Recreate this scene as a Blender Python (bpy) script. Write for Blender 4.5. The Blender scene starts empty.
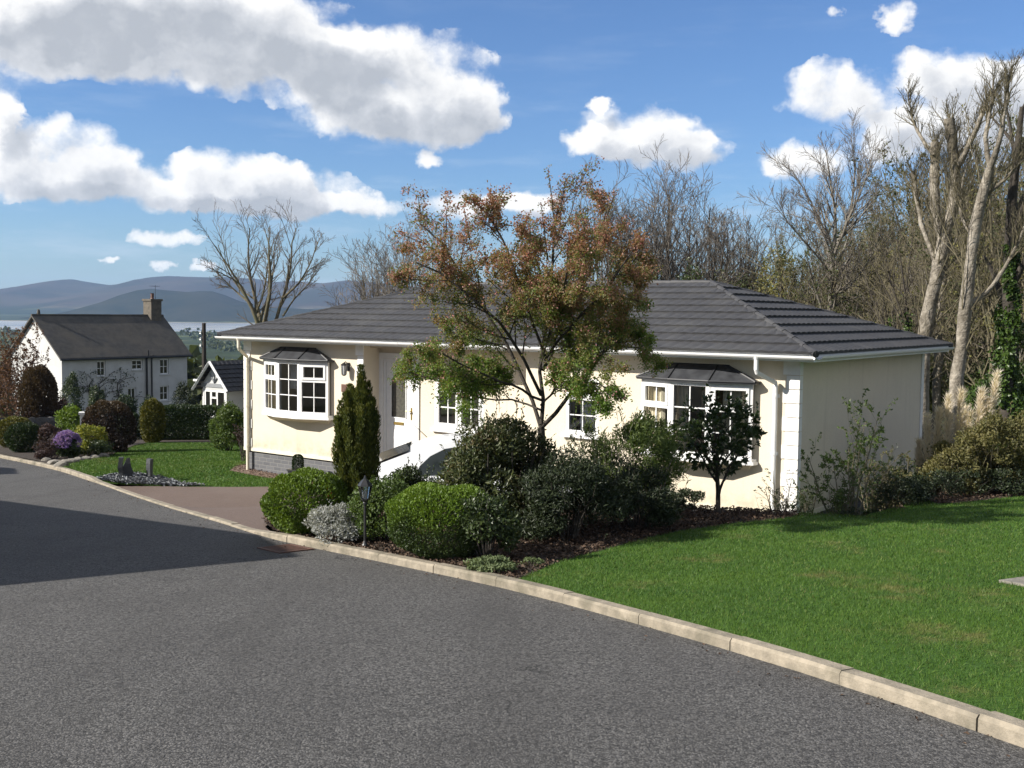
import bpy, math, random
import numpy as np
from mathutils import Vector, Matrix

random.seed(7)
rng = np.random.default_rng(11)
C = bpy.context.scene.collection
scene = bpy.context.scene

# ------------------------------------------------------------------ camera
F_PX, PITCH, ROLL = 1099.4, 0.0661, 0.0103
_cp, _sp = math.cos(PITCH), math.sin(PITCH)
_fw = np.array([0, _cp, -_sp])
_ri = np.array([1.0, 0, 0])
_up = np.array([0, _sp, _cp])
CAM_R = _ri * math.cos(ROLL) + _up * math.sin(ROLL)
CAM_U = -_ri * math.sin(ROLL) + _up * math.cos(ROLL)
cd = bpy.data.cameras.new('camera')
cam = bpy.data.objects.new('camera', cd)
C.objects.link(cam)
m3 = Matrix((CAM_R, CAM_U, -_fw)).transposed()
cam.matrix_world = m3.to_4x4()
cd.sensor_fit = 'HORIZONTAL'
cd.sensor_width = 36.0
cd.lens = F_PX / 1024 * 36.0
cd.clip_start, cd.clip_end = 0.05, 40000
scene.camera = cam

# ------------------------------------------------------------------ light and exposure
SUN_EL = math.radians(31)
SUN_AZ = math.atan2(-0.962, -0.273)            # measured from +Y towards +X
SUN = np.array([math.sin(SUN_AZ) * math.cos(SUN_EL), math.cos(SUN_AZ) * math.cos(SUN_EL), math.sin(SUN_EL)])
SUN_STRENGTH, SKY_STRENGTH = 5.0, 0.062
ld = bpy.data.lights.new('sun', 'SUN')
ld.energy, ld.angle, ld.color = SUN_STRENGTH, math.radians(0.53), (1.0, 0.945, 0.86)
lo = bpy.data.objects.new('sun', ld)
C.objects.link(lo)
lo.rotation_euler = Vector(SUN).to_track_quat('Z', 'Y').to_euler()
scene.view_settings.view_transform = 'Standard'
scene.view_settings.look = 'None'
scene.view_settings.exposure = 0.80
scene.view_settings.gamma = 1.0
scene.view_settings.use_curve_mapping = False
scene.render.engine = 'CYCLES'
cy = scene.cycles
cy.use_denoising = True
cy.max_bounces, cy.diffuse_bounces, cy.glossy_bounces = 6, 3, 3
cy.transmission_bounces, cy.transparent_max_bounces, cy.volume_bounces = 4, 10, 0
cy.sample_clamp_indirect = 6.0


def ray(px, py):
    d = _fw + CAM_R * (px - 512) / F_PX + CAM_U * (384 - py) / F_PX
    return d / d[1]


def at(px, py, Y):
    return ray(px, py) * Y


# ------------------------------------------------------------------ world: sky and cumulus
world = bpy.data.worlds.new('World')
scene.world = world
world.use_nodes = True
wt = world.node_tree
wt.nodes.clear()


class NT:
    """small helper for wiring nodes"""
    def __init__(s, tree):
        s.t = tree

    def n(s, kind, **kw):
        nd = s.t.nodes.new(kind)
        for k, v in kw.items():
            setattr(nd, k, v)
        return nd

    def put(s, sock, v):
        if isinstance(v, bpy.types.NodeSocket):
            s.t.links.new(v, sock)
        else:
            sock.default_value = v

    def math(s, op, a, b=0.0, c=None, clamp=False):
        nd = s.n('ShaderNodeMath', operation=op, use_clamp=clamp)
        s.put(nd.inputs[0], a)
        s.put(nd.inputs[1], b)
        if c is not None:
            s.put(nd.inputs[2], c)
        return nd.outputs[0]

    def vmath(s, op, a, b=(0, 0, 0)):
        nd = s.n('ShaderNodeVectorMath', operation=op)
        s.put(nd.inputs[0], a)
        s.put(nd.inputs[1], b)
        return nd.outputs['Value'] if op in ('LENGTH', 'DOT_PRODUCT', 'DISTANCE') else nd.outputs[0]

    def noise(s, vec, scale, detail=4.0, rough=0.55, dist=0.0):
        nd = s.n('ShaderNodeTexNoise')
        s.put(nd.inputs['Vector'], vec)
        nd.inputs['Scale'].default_value = scale
        nd.inputs['Detail'].default_value = detail
        nd.inputs['Roughness'].default_value = rough
        nd.inputs['Distortion'].default_value = dist
        return nd.outputs['Fac']

    def ramp(s, fac, stops, interp='LINEAR'):
        nd = s.n('ShaderNodeValToRGB')
        cr = nd.color_ramp
        cr.interpolation = interp
        while len(cr.elements) < len(stops):
            cr.elements.new(0.5)
        for e, (p, c) in zip(cr.elements, stops):
            e.position = p
            e.color = (c[0], c[1], c[2], 1) if len(c) == 3 else c
        s.put(nd.inputs[0], fac)
        return nd.outputs[0]

    def mapr(s, v, a, b, c=0.0, d=1.0, smooth=True):
        nd = s.n('ShaderNodeMapRange', interpolation_type='SMOOTHSTEP' if smooth else 'LINEAR')
        s.put(nd.inputs[0], v)
        for i, q in enumerate((a, b, c, d)):
            s.put(nd.inputs[1 + i], q)
        return nd.outputs[0]

    def mix(s, fac, a, b, mode='MIX'):
        nd = s.n('ShaderNodeMix', data_type='RGBA', blend_type=mode)
        s.put(nd.inputs[0], fac)
        for sock, v in ((nd.inputs[6], a), (nd.inputs[7], b)):
            if not isinstance(v, bpy.types.NodeSocket) and len(v) == 3:
                v = (*v, 1)
            s.put(sock, v)
        return nd.outputs[2]


CLOUDS = [  # centre and radii of each cloud lobe, read off the photograph, turned into azimuth and elevation below
    (150, 28, 190, 62), (55, 40, 120, 38), (265, 62, 120, 46), (200, 8, 170, 40), (60, 8, 100, 36),
    (400, 78, 115, 62), (425, 122, 92, 32), (340, 108, 66, 30), (468, 108, 50, 40), (330, 60, 70, 40),
    (38, 155, 100, 46), (0, 120, 26, 30), (105, 174, 58, 30), (50, 184, 90, 24),
    (228, 180, 92, 40), (300, 188, 70, 34), (170, 196, 62, 20), (360, 204, 50, 15), (255, 200, 110, 22),
    (470, 204, 95, 18), (530, 202, 55, 16),
    (165, 240, 50, 11), (205, 267, 16, 6), (160, 267, 14, 5), (110, 262, 14, 4),
    (640, 135, 88, 36), (600, 102, 20, 12), (690, 152, 48, 24), (600, 140, 50, 18), (430, 158, 22, 9),
    (832, 92, 66, 36), (795, 162, 58, 22), (965, 108, 95, 48), (890, 140, 66, 34), (940, 70, 60, 26), (1010, 120, 60, 60),
    (893, 12, 22, 26), (842, 14, 14, 10),
    (-120, 60, 140, 70), (1180, 60, 120, 50), (-150, 190, 120, 40), (760, -120, 220, 60), (250, -140, 260, 70),
]


def cloud_group():
    g = bpy.data.node_groups.new('cloud_density', 'ShaderNodeTree')
    g.interface.new_socket('P', in_out='INPUT', socket_type='NodeSocketVector')
    g.interface.new_socket('D', in_out='OUTPUT', socket_type='NodeSocketFloat')
    k = NT(g)
    gi, go = k.n('NodeGroupInput'), k.n('NodeGroupOutput')
    P = gi.outputs[0]
    # billow the outline before testing the lobes
    w = k.n('ShaderNodeTexNoise')
    k.put(w.inputs['Vector'], P)
    w.inputs['Scale'].default_value = 26
    w.inputs['Detail'].default_value = 5
    w.inputs['Roughness'].default_value = 0.6
    off = k.vmath('MULTIPLY', k.vmath('SUBTRACT', w.outputs['Color'], (0.5, 0.5, 0.5)), (0.055, 0.032, 0.0))
    Q = k.vmath('ADD', P, off)
    tot = None
    for cx, cyy, rx, ry in CLOUDS:
        d = ray(cx, cyy)
        d = d / np.linalg.norm(d)
        az, el = math.atan2(d[0], d[1]), math.asin(d[2])
        e = k.vmath('MULTIPLY', k.vmath('SUBTRACT', Q, (az, el, 0)), (F_PX / rx / 0.93, F_PX / ry / 0.93, 0))
        v = k.math('MAXIMUM', k.math('SUBTRACT', 1.0, k.vmath('DOT_PRODUCT', e, e)), 0.0)
        tot = v if tot is None else k.math('MAXIMUM', tot, v) if False else k.math('ADD', tot, v)
    tot = k.math('MINIMUM', tot, 1.9)
    n1 = k.noise(P, 30, 9, 0.64)
    vo = k.n('ShaderNodeTexVoronoi', feature='SMOOTH_F1')
    k.put(vo.inputs['Vector'], Q)
    vo.inputs['Scale'].default_value = 34
    vo.inputs['Smoothness'].default_value = 0.6
    puff = k.math('SUBTRACT', 0.42, vo.outputs['Distance'])           # rounded heads
    dens = k.math('ADD', k.math('ADD', tot, k.math('MULTIPLY', k.math('SUBTRACT', n1, 0.5), 1.35)), k.math('MULTIPLY', puff, 0.9))
    dens = k.math('SUBTRACT', k.math('ADD', dens, k.math('MINIMUM', k.math('MULTIPLY', tot, 4.0), 0.7)), 0.7)
    k.put(go.inputs[0], dens)
    return g


def build_world():
    k = NT(wt)
    tc = k.n('ShaderNodeTexCoord')
    dirv = tc.outputs['Generated']
    sky = k.n('ShaderNodeTexSky', sky_type='NISHITA')
    sky.sun_disc = False
    sky.sun_elevation, sky.sun_rotation = SUN_EL, SUN_AZ
    sky.altitude, sky.air_density, sky.dust_density, sky.ozone_density = 50, 1.0, 0.3, 3.0
    sep = k.n('ShaderNodeSeparateXYZ')
    k.put(sep.inputs[0], k.vmath('NORMALIZE', dirv))
    az = k.math('ARCTAN2', sep.outputs[0], sep.outputs[1])
    el = k.math('ARCSINE', sep.outputs[2])
    cmb = k.n('ShaderNodeCombineXYZ')
    k.put(cmb.inputs[0], az)
    k.put(cmb.inputs[1], el)
    P = cmb.outputs[0]
    g = cloud_group()

    def dens(off):
        nd = k.n('ShaderNodeGroup')
        nd.node_tree = g
        k.put(nd.inputs[0], k.vmath('ADD', P, off))
        return nd.outputs[0]
    d0 = dens((0, 0, 0))
    d1 = dens((-0.012, 0.014, 0))                # looking a little towards the sun: how much cloud shades this point
    alpha = k.mapr(d0, 0.06, 0.86)
    shade = k.mapr(d1, 0.25, 1.85, smooth=False)
    fine = k.noise(P, 26, 6, 0.58)
    shade = k.math('ADD', shade, k.math('MULTIPLY', k.math('SUBTRACT', fine, 0.5), 0.6), clamp=True)
    ccol = k.ramp(shade, [(0.0, (10.6, 10.5, 10.3)), (0.30, (9.2, 9.2, 9.2)), (0.60, (6.7, 6.9, 7.3)), (1.0, (4.7, 5.0, 5.5))])
    # thin veils of haze cloud low in the sky
    st = k.vmath('MULTIPLY', P, (4.0, 22.0, 1.0))
    veil = k.math('MULTIPLY', k.mapr(k.noise(st, 1.6, 5, 0.6), 0.48, 0.8), k.mapr(el, 0.30, 0.02, 0.05, 0.5))
    skyc = k.mix(1.0, sky.outputs[0], (0.76, 0.96, 1.26), 'MULTIPLY')
    c1 = k.mix(veil, skyc, (6.6, 7.6, 8.8))
    c2 = k.mix(alpha, c1, ccol)
    # unseen cloud cover overhead and behind, added to whiten the fill light
    cover = k.mapr(k.noise(dirv, 2.3, 6, 0.6), 0.44, 0.56)
    cover = k.math('MULTIPLY', cover, k.math('MAXIMUM', k.mapr(el, 0.46, 0.62), k.mapr(k.math('ABSOLUTE', az), 0.75, 1.0)))
    c2 = k.mix(cover, c2, (5.8, 5.8, 5.7))
    bg = k.n('ShaderNodeBackground')
    k.put(bg.inputs[0], c2)
    bg.inputs[1].default_value = SKY_STRENGTH
    out = k.n('ShaderNodeOutputWorld')
    k.t.links.new(bg.outputs[0], out.inputs[0])


build_world()


# ------------------------------------------------------------------ materials
def material(name):
    m = bpy.data.materials.new(name)
    m.use_nodes = True
    m.node_tree.nodes.clear()
    k = NT(m.node_tree)
    out = k.n('ShaderNodeOutputMaterial')
    return m, k, out


def surf(name, c1, c2=None, scale=3.0, rough=0.7, bump=0.0, bscale=40.0, metal=0.0, c3=None, scale3=0.4, amt3=0.5, spec=0.5, detail=6.0, lo=0.3, hi=0.7, bdist=0.02):
    """weathered surface: two tones broken up by noise, a third in wider patches, and a fine bump"""
    m, k, out = material(name)
    p = k.n('ShaderNodeBsdfPrincipled')
    tc = k.n('ShaderNodeTexCoord').outputs['Object']
    if c2 is None:
        c2 = tuple(min(1, x * 0.82) for x in c1)
    col = k.mix(k.mapr(k.noise(tc, scale, detail, 0.65), lo, hi), c1, c2)
    if c3 is not None:
        col = k.mix(k.mapr(k.noise(tc, scale3, 5, 0.6), 0.45, 0.7, 0, amt3), col, c3)
    k.put(p.inputs['Base Color'], col)
    p.inputs['Roughness'].default_value = rough
    p.inputs['Metallic'].default_value = metal
    p.inputs['Specular IOR Level'].default_value = spec
    if bump:
        b = k.n('ShaderNodeBump')
        b.inputs['Strength'].default_value = bump
        b.inputs['Distance'].default_value = bdist
        k.put(b.inputs['Height'], k.noise(tc, bscale, 5, 0.6))
        k.put(p.inputs['Normal'], b.outputs[0])
    k.put(out.inputs[0], p.outputs[0])
    return m


def leafmat(name, cols, rough=0.5, transl=0.3, clump=2.2, spec=0.4, top=None):
    """leaves: every leaf takes its own tone, drifting in clumps; light comes through the blade"""
    m, k, out = material(name)
    geo = k.n('ShaderNodeNewGeometry')
    tc = k.n('ShaderNodeTexCoord').outputs['Object']
    f = k.math('ADD', k.math('MULTIPLY', geo.outputs['Random Per Island'], 0.62),
               k.math('MULTIPLY', k.math('SUBTRACT', k.noise(tc, clump, 3, 0.6), 0.5), 1.3))
    f = k.math('ADD', f, 0.19, clamp=True)
    n = len(cols)
    col = k.ramp(f, [(i / max(1, n - 1), c) for i, c in enumerate(cols)])
    if top is not None:                         # young growth of another colour above a given height of the plant
        z0, z1, tcols = top
        sz = k.n('ShaderNodeSeparateXYZ')
        k.put(sz.inputs[0], tc)
        zz = k.math('ADD', sz.outputs[2], k.math('MULTIPLY', k.math('SUBTRACT', k.noise(tc, clump * 1.7, 3, 0.6), 0.5), (z1 - z0) * 1.6))
        col = k.mix(k.mapr(zz, z0, z1), col, k.ramp(f, [(i / max(1, len(tcols) - 1), c) for i, c in enumerate(tcols)]))
    p = k.n('ShaderNodeBsdfPrincipled')
    k.put(p.inputs['Base Color'], col)
    p.inputs['Roughness'].default_value = rough
    p.inputs['Specular IOR Level'].default_value = spec
    t = k.n('ShaderNodeBsdfTranslucent')
    k.put(t.inputs[0], k.mix(1.0, col, (1.25, 1.2, 0.6), 'MULTIPLY'))
    mx = k.n('ShaderNodeMixShader')
    mx.inputs[0].default_value = transl
    k.put(mx.inputs[1], p.outputs[0])
    k.put(mx.inputs[2], t.outputs[0])
    k.put(out.inputs[0], mx.outputs[0])
    return m


def glassmat(name, tint=(0.90, 0.92, 0.92), refl=0.08):
    m, k, out = material(name)
    tr = k.n('ShaderNodeBsdfTransparent')
    tr.inputs[0].default_value = (*tint, 1)
    gl = k.n('ShaderNodeBsdfGlossy')
    gl.inputs['Roughness'].default_value = 0.02
    fr = k.n('ShaderNodeFresnel')
    fr.inputs[0].default_value = 1.5
    mx = k.n('ShaderNodeMixShader')
    k.put(mx.inputs[0], k.math('ADD', fr.outputs[0], refl))
    k.put(mx.inputs[1], tr.outputs[0])
    k.put(mx.inputs[2], gl.outputs[0])
    k.put(out.inputs[0], mx.outputs[0])
    return m


def asphaltmat():
    m, k, out = material('asphalt')
    tc = k.n('ShaderNodeTexCoord').outputs['Object']
    p = k.n('ShaderNodeBsdfPrincipled')
    chip = k.n('ShaderNodeTexVoronoi')
    k.put(chip.inputs['Vector'], tc)
    chip.inputs['Scale'].default_value = 95
    n1 = k.noise(tc, 42, 5, 0.75)
    n2 = k.noise(tc, 1.1, 5, 0.6)
    n3 = k.noise(tc, 11, 4, 0.7)
    cs = k.n('ShaderNodeSeparateXYZ')
    k.put(cs.inputs[0], chip.outputs['Color'])
    col = k.mix(k.mapr(cs.outputs[0], 0.15, 0.95), (0.064, 0.0625, 0.061), (0.140, 0.136, 0.131))
    col = k.mix(k.mapr(n1, 0.53, 0.64), col, (0.030, 0.030, 0.030))          # open voids between the chippings
    col = k.mix(k.mapr(n2, 0.35, 0.75, 0, 0.40), col, (0.055, 0.053, 0.052))
    col = k.mix(k.mapr(n3, 0.55, 0.75, 0, 0.22), col, (0.15, 0.142, 0.132))
    rot = k.n('ShaderNodeMapping')
    rot.inputs['Rotation'].default_value = (0, 0, 0.90)
    rot.inputs['Scale'].default_value = (1.6, 0.12, 1.0)
    k.put(rot.inputs['Vector'], tc)
    col = k.mix(k.mapr(k.noise(rot.outputs[0], 1.0, 4, 0.6), 0.5, 0.68, 0, 0.35), col, (0.060, 0.058, 0.056))     # wheel-polished tracks
    blot = k.mapr(k.noise(tc, 2.3, 3, 0.6, 0.6), 0.66, 0.72, 0, 0.4)
    col = k.mix(blot, col, (0.042, 0.041, 0.041))                                                             # old drips and patches
    ck = k.n('ShaderNodeTexVoronoi', feature='DISTANCE_TO_EDGE')
    wv = k.n('ShaderNodeTexNoise')
    k.put(wv.inputs['Vector'], tc)
    wv.inputs['Scale'].default_value = 2.2
    wv.inputs['Detail'].default_value = 6
    k.put(ck.inputs['Vector'], k.vmath('ADD', tc, k.vmath('MULTIPLY', wv.outputs['Color'], (0.9, 0.9, 0))))
    ck.inputs['Scale'].default_value = 0.28
    crack = k.math('MULTIPLY', k.mapr(ck.outputs['Distance'], 0.0035, 0.0012), k.mapr(k.noise(tc, 0.35, 3, 0.6), 0.52, 0.6))
    col = k.mix(k.math('MULTIPLY', crack, 0.75), col, (0.022, 0.022, 0.022))
    k.put(p.inputs['Base Color'], col)
    p.inputs['Roughness'].default_value = 0.86
    p.inputs['Specular IOR Level'].default_value = 0.3
    b = k.n('ShaderNodeBump')
    b.inputs['Strength'].default_value = 0.75
    b.inputs['Distance'].default_value = 0.008
    h = k.math('SUBTRACT', k.math('MULTIPLY', chip.outputs['Distance'], -1.0), k.math('MULTIPLY', k.mapr(n1, 0.5, 0.62), 0.9))
    k.put(b.inputs['Height'], h)
    k.put(p.inputs['Normal'], b.outputs[0])
    k.put(out.inputs[0], p.outputs[0])
    return m


def brickmat(name, c1, c2, mortar, bw=0.22, bh=0.075, rough=0.8, msize=0.008):
    m, k, out = material(name)
    tc = k.n('ShaderNodeTexCoord').outputs['Object']
    sp = k.n('ShaderNodeSeparateXYZ')
    k.put(sp.inputs[0], tc)
    cb = k.n('ShaderNodeCombineXYZ')
    k.put(cb.inputs[0], k.math('ADD', sp.outputs[0], sp.outputs[1]))
    k.put(cb.inputs[1], sp.outputs[2])
    bt = k.n('ShaderNodeTexBrick')
    k.put(bt.inputs['Vector'], cb.outputs[0])
    bt.inputs['Color1'].default_value = (*c1, 1)
    bt.inputs['Color2'].default_value = (*c2, 1)
    bt.inputs['Mortar'].default_value = (*mortar, 1)
    bt.inputs['Scale'].default_value = 1.0
    bt.inputs['Brick Width'].default_value = bw
    bt.inputs['Row Height'].default_value = bh
    bt.inputs['Mortar Size'].default_value = msize
    p = k.n('ShaderNodeBsdfPrincipled')
    k.put(p.inputs['Base Color'], bt.outputs[0])
    p.inputs['Roughness'].default_value = rough
    b = k.n('ShaderNodeBump')
    b.inputs['Strength'].default_value = 0.5
    b.inputs['Distance'].default_value = 0.01
    k.put(b.inputs['Height'], k.math('SUBTRACT', 1.0, bt.outputs['Fac']))
    k.put(p.inputs['Normal'], b.outputs[0])
    k.put(out.inputs[0], p.outputs[0])
    return m


def lawnmat():
    m, k, out = material('lawn')
    tc = k.n('ShaderNodeTexCoord').outputs['Object']
    p = k.n('ShaderNodeBsdfPrincipled')
    col = k.mix(k.mapr(k.noise(tc, 45, 5, 0.75), 0.3, 0.7), (0.028, 0.068, 0.010), (0.060, 0.125, 0.018))
    col = k.mix(k.mapr(k.noise(tc, 1.3, 4, 0.6), 0.4, 0.7, 0, 0.5), col, (0.060, 0.120, 0.014))
    dry = k.math('MULTIPLY', k.mapr(k.noise(tc, 0.9, 5, 0.65), 0.55, 0.68), k.mapr(k.noise(tc, 9, 4, 0.7), 0.35, 0.6))
    col = k.mix(k.math('MULTIPLY', dry, 0.7), col, (0.15, 0.135, 0.050))
    k.put(p.inputs['Base Color'], col)
    p.inputs['Roughness'].default_value = 0.85
    p.inputs['Specular IOR Level'].default_value = 0.2
    b = k.n('ShaderNodeBump')
    b.inputs['Strength'].default_value = 0.6
    b.inputs['Distance'].default_value = 0.02
    k.put(b.inputs['Height'], k.noise(tc, 60, 4, 0.7))
    k.put(p.inputs['Normal'], b.outputs[0])
    k.put(out.inputs[0], p.outputs[0])
    return m


def grassmat():
    m, k, out = material('grass_blades')
    geo = k.n('ShaderNodeNewGeometry')
    tc = k.n('ShaderNodeTexCoord').outputs['Object']
    col = k.ramp(geo.outputs['Random Per Island'], [(0, (0.028, 0.074, 0.009)), (0.5, (0.060, 0.130, 0.014)), (0.9, (0.108, 0.180, 0.028)), (1, (0.19, 0.19, 0.07))])
    col = k.mix(k.mapr(k.noise(tc, 1.3, 4, 0.6), 0.4, 0.7, 0, 0.6), col, (0.090, 0.160, 0.020))
    col = k.mix(k.mapr(k.noise(tc, 3.1, 4, 0.7), 0.5, 0.72, 0, 0.5), col, (0.038, 0.105, 0.012))
    dry = k.math('MULTIPLY', k.mapr(k.noise(tc, 0.9, 5, 0.65), 0.55, 0.68), k.mapr(k.noise(tc, 9, 4, 0.7), 0.35, 0.6))
    col = k.mix(k.math('MULTIPLY', dry, 0.65), col, (0.20, 0.17, 0.065))
    d = k.n('ShaderNodeBsdfPrincipled')
    k.put(d.inputs['Base Color'], col)
    d.inputs['Roughness'].default_value = 0.55
    d.inputs['Specular IOR Level'].default_value = 0.25
    t = k.n('ShaderNodeBsdfTranslucent')
    k.put(t.inputs[0], col)
    mx = k.n('ShaderNodeMixShader')
    mx.inputs[0].default_value = 0.3
    k.put(mx.inputs[1], d.outputs[0])
    k.put(mx.inputs[2], t.outputs[0])
    k.put(out.inputs[0], mx.outputs[0])
    return m


def rendermat():
    """pebble-dashed cream render with rain streaks and a dirty foot"""
    m, k, out = material('cream_render')
    tc = k.n('ShaderNodeTexCoord').outputs['Object']
    p = k.n('ShaderNodeBsdfPrincipled')
    sp = k.n('ShaderNodeSeparateXYZ')
    k.put(sp.inputs[0], tc)
    col = k.mix(k.mapr(k.noise(tc, 60, 4, 0.7), 0.3, 0.7), (0.70, 0.63, 0.505), (0.62, 0.55, 0.435))
    col = k.mix(k.mapr(k.noise(tc, 0.9, 4, 0.6), 0.42, 0.7, 0, 0.45), col, (0.58, 0.515, 0.405))
    streak = k.mapr(k.noise(k.vmath('MULTIPLY', tc, (7, 7, 0.55)), 1.0, 5, 0.65), 0.52, 0.75, 0, 0.40)
    col = k.mix(streak, col, (0.50, 0.445, 0.35))
    foot = k.math('MULTIPLY', k.mapr(sp.outputs[2], 0.5, 0.0), k.mapr(k.noise(tc, 5, 5, 0.7), 0.3, 0.7, 0, 0.6))
    col = k.mix(foot, col, (0.36, 0.31, 0.22))
    k.put(p.inputs['Base Color'], col)
    p.inputs['Roughness'].default_value = 0.92
    p.inputs['Specular IOR Level'].default_value = 0.2
    b = k.n('ShaderNodeBump')
    b.inputs['Strength'].default_value = 0.55
    b.inputs['Distance'].default_value = 0.008
    k.put(b.inputs['Height'], k.noise(tc, 85, 4, 0.7))
    k.put(p.inputs['Normal'], b.outputs[0])
    k.put(out.inputs[0], p.outputs[0])
    return m


M = {}
M['asphalt'] = asphaltmat()
M['lawn'] = lawnmat()
M['grass'] = grassmat()
M['render'] = rendermat()
M['trim'] = surf('cream_trim', (0.70, 0.655, 0.54), (0.65, 0.60, 0.48), 6, 0.6)
M['white'] = surf('white_upvc', (0.80, 0.80, 0.79), (0.74, 0.74, 0.73), 7, 0.35)
M['quoin'] = surf('white_painted_quoin', (0.78, 0.77, 0.74), (0.70, 0.69, 0.66), 7, 0.8, 0.3, 90, bdist=0.005)
M['plinth'] = brickmat('grey_plinth_brick', (0.085, 0.087, 0.095), (0.115, 0.117, 0.125), (0.16, 0.158, 0.155), 0.225, 0.0785)
M['tile'] = surf('charcoal_roof_tile', (0.048, 0.048, 0.051), (0.030, 0.030, 0.033), 9, 0.66, 0.45, 130, c3=(0.070, 0.069, 0.068), scale3=1.2, amt3=0.6, bdist=0.004)
M['lead'] = surf('lead_grey_canopy', (0.028, 0.029, 0.033), (0.055, 0.058, 0.064), 5, 0.38)
M['leadrib'] = surf('lead_rib', (0.035, 0.036, 0.040), None, 5, 0.5)
M['glass'] = glassmat('window_glass')
M['room'] = surf('room_paint', (0.55, 0.48, 0.38), (0.48, 0.42, 0.33), 2, 0.9)
M['curtain_brown'] = surf('brown_curtain', (0.42, 0.31, 0.20), (0.33, 0.24, 0.15), 10, 0.9)
M['curtain_cream'] = surf('cream_curtain', (0.78, 0.70, 0.54), (0.68, 0.60, 0.45), 10, 0.9)
M['curtain_net'] = surf('white_net_curtain', (0.74, 0.74, 0.72), (0.66, 0.66, 0.64), 10, 0.9)
M['brass'] = surf('brass', (0.50, 0.36, 0.12), None, 5, 0.35, metal=0.9)
M['black'] = surf('black_metal', (0.018, 0.018, 0.019), (0.03, 0.03, 0.03), 12, 0.4)
M['plaque'] = surf('brown_plaque', (0.12, 0.055, 0.035), None, 12, 0.6)
M['concrete'] = surf('kerb_concrete', (0.32, 0.275, 0.21), (0.19, 0.165, 0.125), 8, 0.9, 0.7, 60, c3=(0.12, 0.108, 0.075), scale3=2.2, amt3=0.8, bdist=0.008)
M['drive'] = surf('red_brown_drive', (0.125, 0.088, 0.072), (0.092, 0.066, 0.054), 26, 0.9, 0.5, 110, c3=(0.13, 0.098, 0.083), scale3=0.7, amt3=0.6, bdist=0.008)
M['soil'] = surf('garden_soil', (0.050, 0.036, 0.025), (0.028, 0.020, 0.014), 14, 0.95, 0.9, 40, bdist=0.03)
M['chip'] = surf('bark_chip', (0.13, 0.080, 0.050), (0.065, 0.042, 0.028), 30, 0.9)
M['slate'] = surf('slate_stone', (0.030, 0.034, 0.039), (0.050, 0.055, 0.061), 8, 0.6, 0.6, 30)
M['slatechip'] = surf('slate_chip', (0.16, 0.17, 0.18), (0.26, 0.27, 0.28), 25, 0.7)
M['gravel'] = surf('red_gravel', (0.14, 0.09, 0.065), (0.20, 0.145, 0.11), 25, 0.9)
M['stone'] = surf('weathered_stone', (0.24, 0.22, 0.19), (0.15, 0.14, 0.12), 6, 0.9, 0.7, 20)
M['wallstone'] = surf('dark_garden_wall', (0.090, 0.085, 0.078), (0.055, 0.052, 0.048), 4, 0.95, 1.0, 7, bdist=0.06)
M['barkgrey'] = surf('grey_bark', (0.19, 0.17, 0.14), (0.10, 0.088, 0.070), 12, 0.9, 0.9, 25, c3=(0.27, 0.25, 0.215), scale3=1.5, amt3=0.7)
M['barkpale'] = surf('pale_bark', (0.34, 0.305, 0.25), (0.12, 0.102, 0.078), 6, 0.9, 1.0, 14, c3=(0.085, 0.072, 0.050), scale3=1.3, amt3=0.9, bdist=0.05)
M['barkdark'] = surf('dark_bark', (0.060, 0.050, 0.040), (0.033, 0.028, 0.022), 14, 0.95, 0.8, 25)
M['barkolive'] = surf('olive_bark', (0.145, 0.122, 0.075), (0.085, 0.073, 0.046), 10, 0.95, 0.7, 25, c3=(0.075, 0.085, 0.032), scale3=1.0, amt3=0.7)
M['twig'] = surf('twig', (0.20, 0.172, 0.142), (0.115, 0.098, 0.080), 6, 0.9)
M['twigolive'] = surf('olive_twig', (0.155, 0.132, 0.080), (0.085, 0.074, 0.043), 4, 0.9)
M['carpaint'] = surf('white_car_paint', (0.78, 0.79, 0.80), (0.77, 0.78, 0.79), 3, 0.18)
M['carglass'] = surf('dark_car_glass', (0.02, 0.028, 0.030), None, 3, 0.05)
M['rubber'] = surf('rubber', (0.02, 0.02, 0.02), None, 6, 0.8)
M['alloy'] = surf('alloy', (0.45, 0.45, 0.46), None, 6, 0.3, metal=0.9)
M['lampred'] = surf('red_lens', (0.35, 0.01, 0.01), None, 6, 0.15)
M['frost'] = surf('frosted_glass', (0.62, 0.63, 0.62), (0.5, 0.5, 0.5), 12, 0.25)
M['whitewash'] = surf('whitewashed_wall', (0.56, 0.56, 0.55), (0.46, 0.46, 0.45), 0.8, 0.9, 0.5, 6, c3=(0.38, 0.38, 0.36), scale3=0.3, amt3=0.6)
M['slateroof'] = surf('old_slate_roof', (0.085, 0.078, 0.068), (0.055, 0.052, 0.048), 2.5, 0.85, 0.6, 9, c3=(0.11, 0.095, 0.075), scale3=0.5, amt3=0.7)
M['chimney'] = surf('chimney_stone', (0.13, 0.11, 0.085), (0.075, 0.065, 0.05), 4, 0.9, 0.8, 6)
M['winbacking'] = surf('dark_window_backing', (0.02, 0.022, 0.025), None, 3, 0.06)
M['pole'] = surf('creosoted_pole', (0.035, 0.028, 0.022), None, 6, 0.9)
M['pinkflower'] = surf('drain_iron', (0.13, 0.062, 0.045), (0.075, 0.045, 0.036), 20, 0.7)


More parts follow.
